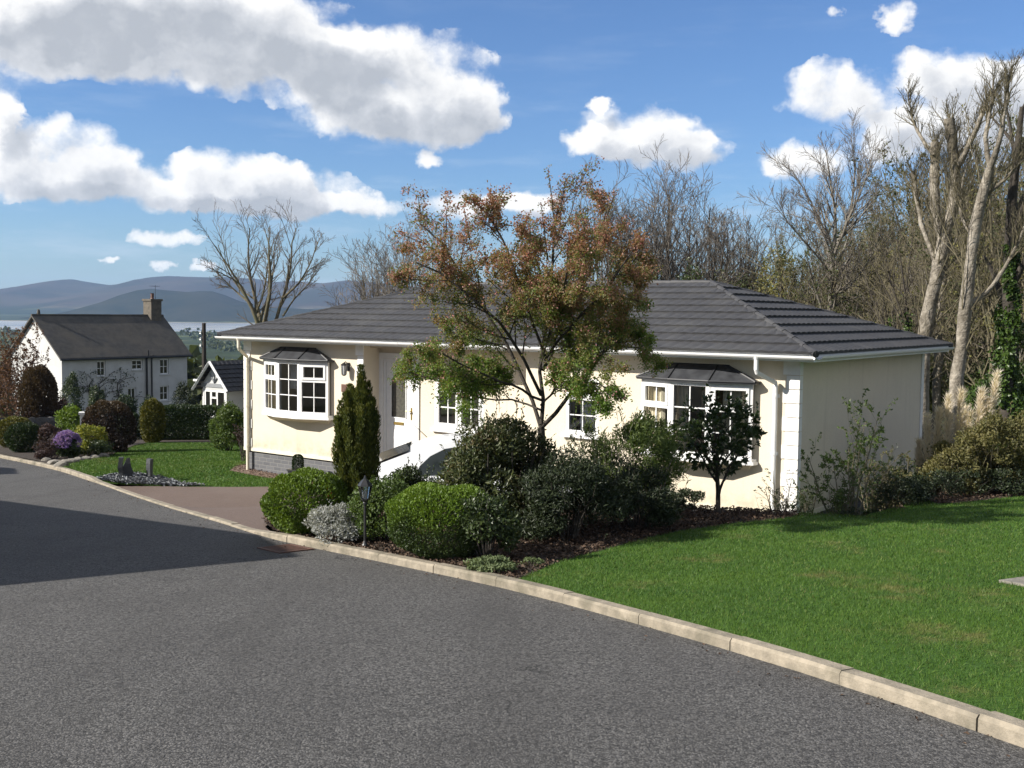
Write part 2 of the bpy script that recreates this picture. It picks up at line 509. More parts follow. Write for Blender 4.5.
# ------------------------------------------------------------------ mesh helpers
class MB:
    """collects vertices and faces and links them as one mesh object"""
    def __init__(s):
        s.V, s.F, s.Mi, s.n = [], [], [], 0

    def add(s, V, F, mi=0):
        V = np.asarray(V, float).reshape(-1, 3)
        F = np.asarray(F, int)
        if F.size == 0:
            return s
        s.V.append(V)
        s.F.append(F + s.n)
        s.Mi.append(np.full(len(F), mi))
        s.n += len(V)
        return s

    def box(s, x0, x1, y0, y1, z0, z1, mi=0, tf=None):
        V = np.array([(x, y, z) for z in (z0, z1) for y in (y0, y1) for x in (x0, x1)], float)
        if tf is not None:
            V = tf(V)
        return s.add(V, [(0, 2, 3, 1), (4, 5, 7, 6), (0, 1, 5, 4), (2, 6, 7, 3), (0, 4, 6, 2), (1, 3, 7, 5)], mi)

    def quad(s, a, b, c, d, mi=0):
        return s.add([a, b, c, d], [(0, 1, 2, 3)], mi)

    def tri(s, a, b, c, mi=0):
        return s.add([a, b, c], [(0, 1, 2)], mi)

    def lathe(s, prof, c=(0, 0, 0), n=12, mi=0, caps=True):
        """prof: list of (radius, z)"""
        a = np.linspace(0, 2 * math.pi, n, endpoint=False)
        V = np.array([(c[0] + r * math.cos(t), c[1] + r * math.sin(t), c[2] + z) for r, z in prof for t in a])
        K = len(prof)
        F = [(i * n + j, i * n + (j + 1) % n, (i + 1) * n + (j + 1) % n, (i + 1) * n + j) for i in range(K - 1) for j in range(n)]
        s.add(V, F, mi)
        if caps:
            for i, flip in ((0, True), (K - 1, False)):
                r, z = prof[i]
                cc = np.array([[c[0], c[1], c[2] + z]])
                ring = V[i * n:(i + 1) * n]
                T = [((j + 1) % n, j, n) if flip else (j, (j + 1) % n, n) for j in range(n)]
                s.add(np.vstack([ring, cc]), T, mi)
        return s

    def tubes(s, P, R, n=6, mi=0, cap=False):
        """P (N,K,3) centre lines, R (N,K) radii"""
        P = np.asarray(P, float)
        R = np.asarray(R, float)
        if P.ndim == 2:
            P, R = P[None], R[None]
        N, K, _ = P.shape
        if N == 0:
            return s
        T = np.gradient(P, axis=1)
        T /= np.linalg.norm(T, axis=2, keepdims=True) + 1e-9
        main = P[:, -1] - P[:, 0]
        ref = np.where(np.abs(main[:, 2:3]) < 0.8 * np.linalg.norm(main, axis=1, keepdims=True), [[0, 0, 1.0]], [[1.0, 0.13, 0]])
        U = np.cross(T, ref[:, None, :])
        U /= np.linalg.norm(U, axis=2, keepdims=True) + 1e-9
        W = np.cross(T, U)
        a = np.linspace(0, 2 * math.pi, n, endpoint=False)
        V = P[:, :, None, :] + R[:, :, None, None] * (U[:, :, None, :] * np.cos(a)[None, None, :, None] + W[:, :, None, :] * np.sin(a)[None, None, :, None])
        base = (np.arange(N) * K * n)[:, None, None]
        ii = (np.arange(K - 1) * n)[None, :, None]
        jj = np.arange(n)[None, None, :]
        j2 = (jj + 1) % n
        F = np.stack(np.broadcast_arrays(base + ii + jj, base + ii + n + jj, base + ii + n + j2, base + ii + j2), axis=-1).reshape(-1, 4)
        s.add(V.reshape(-1, 3), F, mi)
        if cap:
            for e in (0, K - 1):
                s.add(np.concatenate([V[:, e], P[:, e:e + 1]], axis=1).reshape(-1, 3),
                      np.stack(np.broadcast_arrays((np.arange(N) * (n + 1))[:, None] + np.arange(n)[None], (np.arange(N) * (n + 1))[:, None] + (np.arange(n)[None] + 1) % n,
                                                   (np.arange(N) * (n + 1))[:, None] + n + 0 * np.arange(n)[None]), axis=-1).reshape(-1, 3), mi)
        return s

    def leaves(s, P, D, Nn, L, W, mi=0, fold=0.18):
        """P base points, D axis, Nn normal, L length, W width: one folded rhombus per leaf"""
        N = len(P)
        D = D / (np.linalg.norm(D, axis=1, keepdims=True) + 1e-9)
        S = np.cross(D, Nn)
        S /= np.linalg.norm(S, axis=1, keepdims=True) + 1e-9
        Nn = np.cross(S, D)
        L = np.broadcast_to(np.asarray(L, float), (N,))[:, None]
        W = np.broadcast_to(np.asarray(W, float), (N,))[:, None]
        mid = P + D * L * 0.5 + Nn * (W * fold)
        V = np.stack([P, mid - S * W * 0.5, P + D * L - Nn * L * 0.08, mid + S * W * 0.5], axis=1).reshape(-1, 3)
        F = (np.arange(N) * 4)[:, None] + np.arange(4)[None]
        return s.add(V, F, mi)

    def build(s, name, mats, parent=None, smooth=False, loc=None, rotz=0.0):
        if not isinstance(mats, (list, tuple)):
            mats = [mats]
        me = bpy.data.meshes.new(name)
        V = np.vstack(s.V)
        me.vertices.add(len(V))
        me.vertices.foreach_set('co', V.ravel())
        nl = sum(f.size for f in s.F)
        me.loops.add(nl)
        me.loops.foreach_set('vertex_index', np.concatenate([f.ravel() for f in s.F]))
        tot = np.concatenate([np.full(len(f), f.shape[1]) for f in s.F])
        me.polygons.add(len(tot))
        me.polygons.foreach_set('loop_start', np.concatenate([[0], np.cumsum(tot)[:-1]]))
        me.polygons.foreach_set('loop_total', tot)
        me.polygons.foreach_set('material_index', np.concatenate(s.Mi))
        me.polygons.foreach_set('use_smooth', np.full(len(tot), bool(smooth)))
        for m in mats:
            me.materials.append(m)
        me.update(calc_edges=True)
        me.validate()
        o = bpy.data.objects.new(name, me)
        C.objects.link(o)
        if parent is not None:
            o.parent = parent
        if loc is not None:
            o.location = loc
        if rotz:
            o.rotation_euler = (0, 0, rotz)
        return o


def thing(name, label, cat, loc=(0, 0, 0), rotz=0.0, group=None):
    o = bpy.data.objects.new(name, None)
    C.objects.link(o)
    o.empty_display_size = 0.2
    o.location, o.rotation_euler = loc, (0, 0, rotz)
    return tag(o, label, cat, group)


def tag(o, label, cat, group=None):
    o['label'], o['category'] = label, cat
    if group:
        o['group'] = group
    return o


def struct(o, kind='structure'):
    o['kind'] = kind
    return o


def copy_tree(o, parent=None):
    kids = list(o.children)
    c = o.copy()
    C.objects.link(c)
    if parent is not None:
        c.parent = parent
    for ch in kids:
        copy_tree(ch, c)
    return c


def unit(v):
    return v / (np.linalg.norm(v, axis=-1, keepdims=True) + 1e-9)


def rdir(n):
    return unit(rng.normal(size=(n, 3)))


def inpoly(x, y, poly):
    x, y = np.asarray(x), np.asarray(y)
    r = np.zeros(x.shape, bool)
    p = np.asarray(poly)
    for i in range(len(p)):
        x0, y0 = p[i - 1][:2]
        x1, y1 = p[i][:2]
        c = ((y0 > y) != (y1 > y)) & (x < (x1 - x0) * (y - y0) / (y1 - y0 + 1e-12) + x0)
        r ^= c
    return r


# ------------------------------------------------------------------ lie of the land
GA, GB = 0.02, -0.074
HA = np.array([-5.674, 23.307])                 # front left corner of the bungalow
HT = 0.6449
HD = np.array([math.cos(HT), -math.sin(HT)])    # along its front
HN = np.array([math.sin(HT), math.cos(HT)])     # into the house
ZF = -2.973                                     # bottom of its cream walls
ZT = ZF - 0.47                                  # the paving it stands on
HL, HW = 12.307, 5.92


def plane(x, y):
    return -1.6 + GA * np.clip(x, -60, 60) + GB * y


def gnd(px, py, off=0.0):
    d = ray(px, py)
    Y = (-1.6 + off) / (d[2] - GA * d[0] - GB)
    return d * Y


def st(x, y):
    vx, vy = np.asarray(x) - HA[0], np.asarray(y) - HA[1]
    return vx * HD[0] + vy * HD[1], vx * HN[0] + vy * HN[1]


def H(s, t, z=None):
    p = HA + HD * s + HN * t
    return np.array([p[0], p[1], float(land(p[0], p[1])) if z is None else z])


def sstep(v, a, b):
    t = np.clip((v - a) / (b - a), 0, 1)
    return t * t * (3 - 2 * t)


def land(x, y):
    """garden level: the slope, with the terrace of the bungalow cut into it"""
    x, y = np.asarray(x, float), np.asarray(y, float)
    s, t = st(x, y)
    p = plane(x, y) + 0.06
    tf = -3.6 + sstep(s, 5.5, 10.5) * 2.3
    out = np.maximum(np.maximum(tf - t, t - 8.0), np.maximum(-1.2 - s, s - 13.2))
    w = 1 - sstep(out, 0.0, 0.9 + 1.1 * (1 - sstep(s, 7.5, 10.0)))
    w = w * sstep(s, -1.5, 1.0)
    return p * (1 - w) + ZT * w


def gpt(px, py):
    """the point of the garden seen at a pixel"""
    d = ray(px, py)
    Y = 5.0
    for Y in np.arange(4, 60, 0.03):
        if d[2] * Y < float(land(d[0] * Y, Y)):
            break
    return d * Y


def terrain(x, y):
    x, y = np.asarray(x, float), np.asarray(y, float)
    z = plane(x, y) - 0.07
    s, t = st(x, y)
    inside = (1 - sstep(np.maximum(np.maximum(-8 - t, t - 12), np.maximum(-6 - s, s - 18)), 0, 1.5))
    z = z * (1 - inside) + (land(x, y) - 0.16) * inside * 1.0
    z = np.minimum(z, plane(x, y) - 0.07)
    far = sstep(y, 95, 420)
    low = -39.0 + 0.8 * np.sin(x / 170 + 1) * np.sin(y / 210) + 5.0 * sstep(np.abs(x), 900, 2600)
    z = z * (1 - far) + low * far
    z = np.where(y > 95, np.where(far < 1, z, low), z)
    z = z - 6.0 * sstep(y, 1900, 2050) * (1 - sstep(y, 2900, 3100))
    z = z + 5.0 * sstep(y, 2950, 3600)
    return z


def grow_axis(lo, hi, step, far_lo, far_hi, ratio=1.16):
    a = list(np.arange(lo, hi + 1e-6, step))
    d, v = step, hi
    while v < far_hi:
        d *= ratio
        v += d
        a.append(min(v, far_hi))
    d, v, b = step, lo, []
    while v > far_lo:
        d *= ratio
        v -= d
        b.append(max(v, far_lo))
    return np.array(sorted(set(b)) + a)


def heightgrid(xs, ys, fn):
    X, Y = np.meshgrid(xs, ys)
    Z = fn(X, Y)
    V = np.stack([X, Y, Z], -1).reshape(-1, 3)
    nx, ny = len(xs), len(ys)
    i = (np.arange(ny - 1)[:, None] * nx + np.arange(nx - 1)[None]).ravel()
    F = np.stack([i, i + 1, i + nx + 1, i + nx], -1)
    return V, F


def groundmat():
    m, k, out = material('ground')
    tc = k.n('ShaderNodeTexCoord').outputs['Object']
    sp = k.n('ShaderNodeSeparateXYZ')
    k.put(sp.inputs[0], tc)
    near = k.mix(k.mapr(k.noise(tc, 9, 6, 0.7), 0.35, 0.65), (0.045, 0.033, 0.020), (0.035, 0.045, 0.014))
    leaf = k.mix(k.mapr(k.noise(tc, 0.6, 6, 0.7), 0.4, 0.6), (0.040, 0.060, 0.014), (0.060, 0.050, 0.024))
    near = k.mix(k.mapr(k.noise(tc, 0.25, 4, 0.6), 0.4, 0.6), near, leaf)
    v = k.n('ShaderNodeTexVoronoi')
    k.put(v.inputs['Vector'], k.vmath('MULTIPLY', tc, (0.0042, 0.0075, 0.0)))
    v.inputs['Scale'].default_value = 1.0
    cs = k.n('ShaderNodeSeparateXYZ')
    k.put(cs.inputs[0], v.outputs['Color'])
    field = k.ramp(cs.outputs[0], [(0, (0.030, 0.045, 0.018)), (0.45, (0.045, 0.065, 0.022)), (0.7, (0.085, 0.105, 0.035)), (0.9, (0.13, 0.12, 0.060)), (1, (0.05, 0.06, 0.03))], 'CONSTANT')
    field = k.mix(k.mapr(k.noise(tc, 0.012, 5, 0.65), 0.42, 0.62), field, (0.022, 0.032, 0.014))  # fields held dark: cloud shade over the valley is put into their colour
    sand = k.mix(k.mapr(k.noise(k.vmath('MULTIPLY', tc, (0.001, 0.006, 0)), 1.5, 4, 0.6), 0.45, 0.6), (0.34, 0.31, 0.26), (0.22, 0.21, 0.18))
    col = k.mix(k.mapr(sp.outputs[1], 80, 160), near, field)
    col = k.mix(k.math('MULTIPLY', k.mapr(sp.outputs[1], 1880, 1960), k.mapr(sp.outputs[1], 3080, 2990)), col, sand)
    p = k.n('ShaderNodeBsdfPrincipled')
    k.put(p.inputs['Base Color'], col)
    p.inputs['Roughness'].default_value = 0.95
    p.inputs['Specular IOR Level'].default_value = 0.1
    k.put(out.inputs[0], p.outputs[0])
    return m


def hillmat():
    m, k, out = material('moorland')
    tc = k.n('ShaderNodeTexCoord').outputs['Object']
    sp = k.n('ShaderNodeSeparateXYZ')
    k.put(sp.inputs[0], tc)
    moor = k.mix(k.mapr(k.noise(tc, 0.004, 7, 0.65), 0.38, 0.62), (0.050, 0.038, 0.032), (0.030, 0.030, 0.020))
    moor = k.mix(k.mapr(k.noise(tc, 0.0015, 5, 0.6), 0.45, 0.65, 0, 0.6), moor, (0.085, 0.07, 0.05))
    v = k.n('ShaderNodeTexVoronoi')
    k.put(v.inputs['Vector'], k.vmath('MULTIPLY', tc, (0.006, 0.009, 0.0)))
    v.inputs['Scale'].default_value = 1.0
    cs = k.n('ShaderNodeSeparateXYZ')
    k.put(cs.inputs[0], v.outputs['Color'])
    field = k.ramp(cs.outputs[0], [(0, (0.030, 0.042, 0.020)), (0.5, (0.060, 0.080, 0.028)), (0.75, (0.12, 0.12, 0.05)), (0.92, (0.17, 0.15, 0.09))], 'CONSTANT')
    field = k.mix(k.mapr(k.noise(tc, 0.008, 5, 0.7), 0.42, 0.6), field, (0.022, 0.030, 0.016))
    zz = k.math('ADD', sp.outputs[2], k.math('MULTIPLY', k.noise(tc, 0.003, 4, 0.6), 60))
    col = k.mix(k.mapr(zz, 5, 50), field, moor)
    p = k.n('ShaderNodeBsdfPrincipled')
    k.put(p.inputs['Base Color'], col)
    p.inputs['Roughness'].default_value = 1.0
    p.inputs['Specular IOR Level'].default_value = 0.0
    k.put(out.inputs[0], p.outputs[0])
    return m


def build_land():
    xs = grow_axis(-26, 22, 0.5, -7800, 7800)
    ys = grow_axis(0, 50, 0.5, -80, 7300, 1.09)
    V, F = heightgrid(xs, ys, terrain)
    struct(MB().add(V, F).build('ground', groundmat(), smooth=True))
    # estuary
    mw, k, out = material('estuary_water')
    p = k.n('ShaderNodeBsdfPrincipled')
    tc = k.n('ShaderNodeTexCoord').outputs['Object']
    k.put(p.inputs['Base Color'], k.mix(k.mapr(k.noise(k.vmath('MULTIPLY', tc, (0.0006, 0.004, 0)), 2, 4, 0.6), 0.45, 0.6), (0.30, 0.29, 0.26), (0.12, 0.14, 0.16)))
    p.inputs['Roughness'].default_value = 0.25
    b = k.n('ShaderNodeBump')
    b.inputs['Strength'].default_value = 0.5
    k.put(b.inputs['Height'], k.noise(tc, 0.2, 3))
    k.put(p.inputs['Normal'], b.outputs[0])
    k.put(out.inputs[0], p.outputs[0])
    struct(MB().quad((-7800, 1890, -40.6), (7800, 1890, -40.6), (7800, 3120, -40.6), (-7800, 3120, -40.6)).build('water', mw))
    # hills: each ridge follows the skyline it shows from the road and falls away on both sides
    def skyline(pts, Y):
        w = [at(px, py, Y) for px, py in pts]
        return np.array([q[0] for q in w]), np.array([q[2] for q in w])

    def fbm(x, y, s, seed):
        r = np.random.default_rng(seed)
        z = 0
        a = 1.0
        for o in range(5):
            for _ in range(3):
                th, ph = r.uniform(0, 6.28), r.uniform(0, 6.28)
                z = z + a * np.sin((x * math.cos(th) + y * math.sin(th)) / s * r.uniform(0.8, 1.2) + ph) / 3
            a *= 0.5
            s *= 0.5
        return z
    for nm, pts, Y, near, far, seed in (
        ('hills', [(-900, 300), (-400, 297), (-120, 300), (0, 294), (30, 287), (60, 281), (72, 279), (82, 281), (110, 285), (130, 283), (155, 277), (170, 276), (215, 278), (245, 279),
                   (275, 286), (300, 283), (330, 285), (352, 281), (372, 282), (420, 287), (600, 284), (800, 295), (1100, 300), (1900, 305)], 5800, 2000, 1500, 3),
        ('hills', [(-700, 318), (-100, 322), (40, 318), (85, 309), (110, 300), (130, 292), (146, 288), (165, 290), (190, 292), (208, 290), (222, 294), (240, 302), (270, 308), (340, 311), (500, 318), (1200, 330)], 3550, 500, 800, 5),
    ):
        sx, sz = skyline(pts, Y)
        xs = np.linspace(-6500, 6500, 330)
        ys = np.linspace(Y - near, Y + far, 70)

        def fn(X, Yv):
            top = np.interp(X, sx, sz) + 40
            d = np.where(Yv < Y, (Y - Yv) / near, (Yv - Y) / far)
            prof = (1 - sstep(d, 0, 1)) ** 1.1
            return -46 + np.maximum(top + 6, 4) * prof + fbm(X, Yv, 330, seed) * 34 * prof * np.clip(d * 3.5, 0, 1)
        V, F = heightgrid(xs, ys, fn)
        struct(MB().add(V, F).build(nm, M['hill'] if Y > 5000 else M['hill_near'], smooth=True))
    # the air between
    hm, k, out = material('haze')
    v = k.n('ShaderNodeVolumePrincipled')
    v.inputs['Color'].default_value = (0.42, 0.64, 1.0, 1)
    v.inputs['Density'].default_value = 0.00008
    v.inputs['Anisotropy'].default_value = 0.1
    k.put(out.inputs['Volume'], v.outputs[0])
    hz = MB().box(-7900, 7900, -95, 7400, -56, 190).build('haze', hm)
    struct(hz, 'stuff')


M['hill'] = hillmat()
M['hill_near'] = surf('wooded_hill', (0.014, 0.019, 0.011), (0.034, 0.034, 0.020), 0.008, 1.0, c3=(0.05, 0.045, 0.028), scale3=0.003, amt3=0.6, spec=0.0)
build_land()

# ------------------------------------------------------------------ roads, kerb, lawns, beds
KERB_PX = [(1180, 806), (1100, 774), (1024, 745), (880, 698), (750, 655), (640, 625), (520, 591), (400, 566), (340, 553), (300, 546), (270, 539), (225, 524), (190, 514), (150, 502), (105, 486), (60, 471), (25, 463), (0, 458)]
kerb = np.array([gnd(*q)[:2] for q in KERB_PX])
d0 = unit(kerb[0] - kerb[1])
d1 = unit(kerb[-1] - kerb[-2])
kerb = np.vstack([kerb[0] + d0 * 9, kerb, kerb[-1] + d1 * 16])


def resample(poly, step):
    poly = np.asarray(poly, float)
    L = np.concatenate([[0], np.cumsum(np.linalg.norm(np.diff(poly, axis=0), axis=1))])
    n = max(2, int(L[-1] / step))
    u = np.linspace(0, L[-1], n + 1)
    return np.stack([np.interp(u, L, poly[:, i]) for i in range(poly.shape[1])], 1)


def smooth_line(p, it=3):
    for _ in range(it):
        q = p.copy()
        q[1:-1] = p[1:-1] * 0.5 + (p[:-2] + p[2:]) * 0.25
        p = q
    return p


kerbline = smooth_line(resample(kerb, 0.3), 8)
tan = unit(np.gradient(kerbline, axis=0))
kright = np.stack([tan[:, 1], -tan[:, 0]], 1)     # to the garden side (line runs away from the camera)


def sheet(name, poly, zfn, mat, cell=0.5):
    import bmesh
    bm = bmesh.new()
    poly = resample(np.vstack([poly, poly[:1]]), cell)[:-1]
    f = bm.faces.new([bm.verts.new((p[0], p[1], 0)) for p in poly])
    bmesh.ops.triangulate(bm, faces=[f])
    for _ in range(7):
        long = [e for e in bm.edges if e.calc_length() > cell * 1.6]
        if not long:
            break
        bmesh.ops.subdivide_edges(bm, edges=long, cuts=1, use_grid_fill=False)
        bmesh.ops.triangulate(bm, faces=bm.faces[:])
    V = np.array([v.co[:] for v in bm.verts])
    V[:, 2] = zfn(V[:, 0], V[:, 1])
    bm.verts.index_update()
    F = [tuple(v.index for v in f.verts) for f in bm.faces]
    bm.free()
    V = np.array(V)
    F = np.array(F)
    nrm = np.cross(V[F[:, 1]] - V[F[:, 0]], V[F[:, 2]] - V[F[:, 0]])
    F[nrm[:, 2] < 0] = F[nrm[:, 2] < 0][:, ::-1]
    return MB().add(V, F).build(name, mat, smooth=True)


def kerb_dist(x, y):
    q = np.column_stack([np.ravel(x), np.ravel(y)])
    return np.min(np.linalg.norm(q[:, None] - kerbline[None], axis=2), axis=1).reshape(np.shape(x))


ROADW = 6.2
far_edge = kerbline - kright * ROADW
road_poly = np.vstack([kerbline, far_edge[::-1]])
wide = kerbline[0] - kright[0] * ROADW
struct(sheet('road', road_poly, lambda x, y: plane(x, y), M['asphalt'], 0.8))


def kerb_stones():
    mb = MB()
    L = np.concatenate([[0], np.cumsum(np.linalg.norm(np.diff(kerbline, axis=0), axis=1))])
    tot = L[-1]
    n = int(tot / 0.91)
    for i in range(n):
        a, b = i * 0.91 + 0.003, i * 0.91 + 0.907
        us = np.linspace(a, b, 5)
        c = np.stack([np.interp(us, L, kerbline[:, j]) for j in (0, 1)], 1)
        k = unit(np.stack([np.interp(us, L, kright[:, j]) for j in (0, 1)], 1))
        s, t = st(c[:, 0], c[:, 1])
        drop = np.array([0.075 - 0.048 * float(sstep(v, 9.6, 8.4) if False else (1 - sstep(v, 8.2, 9.6))) * float(sstep(v, -0.5, 0.6)) for v in s])
        jit = rng.normal(0, 0.004)
        rows = []
        for off, hz in ((0, -0.1), (0.0, -0.02), (0.014, None), (0.105, None), (0.105, -0.1)):
            p = c + k * (off + jit)
            h = plane(p[:, 0], p[:, 1]) + (drop + jit if hz is None else (hz if hz < -0.05 else drop - 0.018))
            rows.append(np.column_stack([p, h]))
        V = np.array(rows)      # 5 x 5 x 3
        R, Q = V.shape[:2]
        F = [(r * Q + q, r * Q + q + 1, (r + 1) * Q + q + 1, (r + 1) * Q + q) for r in range(R - 1) for q in range(Q - 1)]
        mb.add(V.reshape(-1, 3), F)
        for q in (0, Q - 1):
            e = V[:, q]
            mb.add(e, [(0, 1, 2), (0, 2, 3), (0, 3, 4)])
    struct(mb.build('kerb', M['concrete']))


kerb_stones()


def kerb_between(px0, px1, off=0.105):
    """points of the garden edge of the kerb between two pixels of the kerb line"""
    a, b = gnd(*px0)[:2], gnd(*px1)[:2]
    e = kerbline + kright * off
    i, j = np.argmin(np.linalg.norm(e - a, axis=1)), np.argmin(np.linalg.norm(e - b, axis=1))
    return e[i:j + 1] if i <= j else e[j:i + 1][::-1]


def gp2(px, py):
    return gpt(px, py)[:2]


k_all = kerbline + kright * 0.105
# right-hand lawn
lawn_edge = [gp2(*q) for q in [(513, 584), (530, 574), (560, 561), (600, 551), (640, 540), (680, 531), (730, 524), (790, 518), (860, 512), (940, 504.5), (1024, 496)]]
lawn_edge = np.array(lawn_edge)
lawn_right = np.vstack([kerb_between((1180, 806), (513, 589)), lawn_edge, [[14, 18.5], [22, 14], [16, -2], [9, -4]], k_all[:1]])
struct(sheet('lawn', lawn_right, lambda x, y: land(x, y) - 0.002, M['lawn'], 0.6))
# planted bed between the lawn, the kerb and the drive, running on along the bank in front of the house
bed_poly = np.vstack([kerb_between((513, 589), (270, 539)), [gp2(262, 520)], [H(7.3, -4.3)[:2], H(8.3, -3.7)[:2], H(9.6, -2.4)[:2], H(12.6, -0.7)[:2], H(13.4, 0.3)[:2], H(13.6, 6.0)[:2], [16, 21], [14, 18.5]], lawn_edge[::-1][:-1]])
struct(sheet('bed_soil', bed_poly, lambda x, y: land(x, y) - 0.006, M['soil'], 0.5))
# drive
drive_edge = [gp2(*q) for q in [(86, 482), (120, 484.5), (180, 486.5), (240, 487), (282, 486.5)]]
drive_poly = np.vstack([kerb_between((270, 539), (86, 481)), drive_edge, [H(4.6, -1.0)[:2], H(4.8, -0.15)[:2], H(9.8, -0.15)[:2], H(9.6, -2.4)[:2], H(8.3, -3.7)[:2], H(7.3, -4.3)[:2], gp2(262, 520)]])
struct(sheet('driveway', drive_poly, lambda x, y: land(x, y) - 0.062 * (1 - sstep(kerb_dist(x, y), 0.1, 1.3)), M['drive'], 0.5))
# left lawn
lawn_left = np.vstack([kerb_between((86, 481), (48, 468)), [gp2(*q) for q in [(70, 460), (110, 456), (135, 446), (150, 443), (232, 443)]], [H(-2.5, 3)[:2], H(-0.5, 0.2)[:2], H(0.0, -0.42)[:2], H(4.4, -0.5)[:2]], np.array(drive_edge)[::-1]])
struct(sheet('lawn', lawn_left, lambda x, y: land(x, y), M['lawn'], 0.6))
grav_poly = np.array([H(-0.5, 0.2)[:2], H(0.0, -0.42)[:2], H(4.6, -0.5)[:2], H(4.8, 0.05)[:2], H(0.1, 0.1)[:2], H(0.1, 5)[:2], H(-1.2, 5)[:2]])
struct(sheet('gravel_path', grav_poly, lambda x, y: land(x, y) + 0.01, M['gravel'], 0.4))
slate_poly = np.array([gp2(*q) for q in [(97, 480), (112, 476), (135, 475), (158, 478), (185, 485), (205, 486.4), (150, 485.3), (117, 483.6)]])
struct(sheet('slate_bed', slate_poly, lambda x, y: land(x, y) + 0.02, M['slatechip'], 0.4))
left_bed = np.vstack([kerb_between((48, 468), (0, 458)), kerbline[-1:] + kright[-1:] * 0.125, [H(-24, 4)[:2], H(-20, 16)[:2], H(-8, 12)[:2]], [gp2(*q) for q in [(232, 443), (150, 443), (135, 446), (110, 456), (70, 460)]]])
struct(sheet('bed_soil', left_bed, lambda x, y: land(x, y) + 0.03, M['soil'], 0.8))
shadow_side = np.vstack([far_edge[::-1], [[-34, 24], [-30, -10], [-8, -14]]])
struct(sheet('lawn', shadow_side, lambda x, y: plane(x, y) + 0.06, M['lawn'], 2.0))


def scatter(poly, n):
    poly = np.asarray(poly)
    lo_, hi_ = poly.min(0), poly.max(0)
    out = np.zeros((0, 2))
    while len(out) < n:
        q = rng.uniform(lo_, hi_, (n * 3, 2))
        out = np.vstack([out, q[inpoly(q[:, 0], q[:, 1], poly)]])
    return out[:n]


def chips(name, poly, n, mat, size, flat=0.5, zoff=0.035):
    q = scatter(poly, n)
    z = land(q[:, 0], q[:, 1]) + zoff
    P = np.column_stack([q, z])
    nn = unit(np.column_stack([rng.normal(0, flat, (n, 2)), np.ones(n)]))
    mb = MB()
    L = rng.uniform(0.5, 1.3, n) * size
    mb.leaves(P, np.cross(nn, rdir(n)), nn, L, L * rng.uniform(0.35, 0.8, n), fold=0.3)
    return struct(mb.build(name, mat), 'stuff')


M['chipmix'] = leafmat('bark_chip_mix', [(0.022, 0.014, 0.010), (0.055, 0.036, 0.025), (0.10, 0.068, 0.048), (0.19, 0.14, 0.105)], 0.9, 0.0, 6.0, 0.2)  # tones darkened throughout, with the shade under the bushes put into them
M['slatemix'] = leafmat('slate_chip_mix', [(0.06, 0.066, 0.072), (0.12, 0.128, 0.138), (0.22, 0.23, 0.245), (0.34, 0.355, 0.37)], 0.6, 0.0, 6.0, 0.4)
M['gravmix'] = leafmat('gravel_mix', [(0.07, 0.045, 0.032), (0.14, 0.085, 0.06), (0.21, 0.15, 0.115), (0.30, 0.25, 0.21)], 0.8, 0.0, 6.0, 0.3)
front_bed = np.vstack([kerb_between((513, 589), (270, 539)), [gp2(262, 520)], [H(7.4, -4.4)[:2], H(8.3, -3.8)[:2], H(9.6, -2.6)[:2], H(12.6, -1.4)[:2], H(14.2, -1.0)[:2]], lawn_edge[:9][::-1]])
chips('bark_mulch', front_bed, 30000, M['chipmix'], 0.045, zoff=.012)
chips('bark_mulch', np.vstack([lawn_edge[7:], [[12, 18.5], [9.5, 20], [5.5, 17.0]]]), 9000, M['chipmix'], 0.05, zoff=.012)
chips('slate_chippings', slate_poly, 2600, M['slatemix'], 0.075, 0.35)
chips('gravel', grav_poly, 5000, M['gravmix'], 0.04, 0.5, 0.02)


_lit = []
for q_, n_, i_ in zip(kerbline, -kright, range(len(kerbline))):
    for _ in range(rng.poisson(5)):
        d_ = rng.exponential(.10) + .01
        _lit.append((q_ + n_ * d_ + rng.normal(0, .12, 2) * np.abs(tan[i_])))
_lit = np.array(_lit)
_lit = _lit[((_lit[:, None] - kerbline[None]) * kright[None]).sum(2)[np.arange(len(_lit)), np.argmin(np.linalg.norm(_lit[:, None] - kerbline[None], axis=2), axis=1)] < -.008]
_n = len(_lit)
_nn = unit(np.column_stack([rng.normal(0, .3, (_n, 2)), np.ones(_n)]))
_L = rng.uniform(.008, .034, _n)
struct(MB().leaves(np.column_stack([_lit, plane(_lit[:, 0], _lit[:, 1]) + .006]), np.cross(_nn, rdir(_n)), _nn, _L, _L * .6, fold=.3).build('leaf_litter', M['chipmix']), 'stuff')


def blades(name, poly, n, hgt, wid, near=None):
    q = scatter(poly, n * (2 if near else 1))
    if near:
        d = np.hypot(q[:, 0], q[:, 1])
        q = q[rng.uniform(0, 1, len(q)) < np.clip(near / d, 0, 1) ** 1.5]
    n = len(q)
    z = land(q[:, 0], q[:, 1])
    P = np.column_stack([q, z])
    a = rng.uniform(0, 6.283, n)
    S = np.column_stack([np.cos(a), np.sin(a), np.zeros(n)])
    d = np.maximum(np.hypot(q[:, 0], q[:, 1]), 5) / 8.0
    w = (wid * rng.uniform(0.6, 1.3, n) * d)[:, None]
    tip = P + np.column_stack([rng.normal(0, 0.5, (n, 2)) * hgt, hgt * rng.uniform(0.5, 1.25, n)])
    V = np.stack([P - S * w * 0.5, P + S * w * 0.5, tip], 1).reshape(-1, 3)
    F = (np.arange(n) * 3)[:, None] + np.arange(3)[None]
    return struct(MB().add(V, F).build(name, M['grass']), 'stuff')


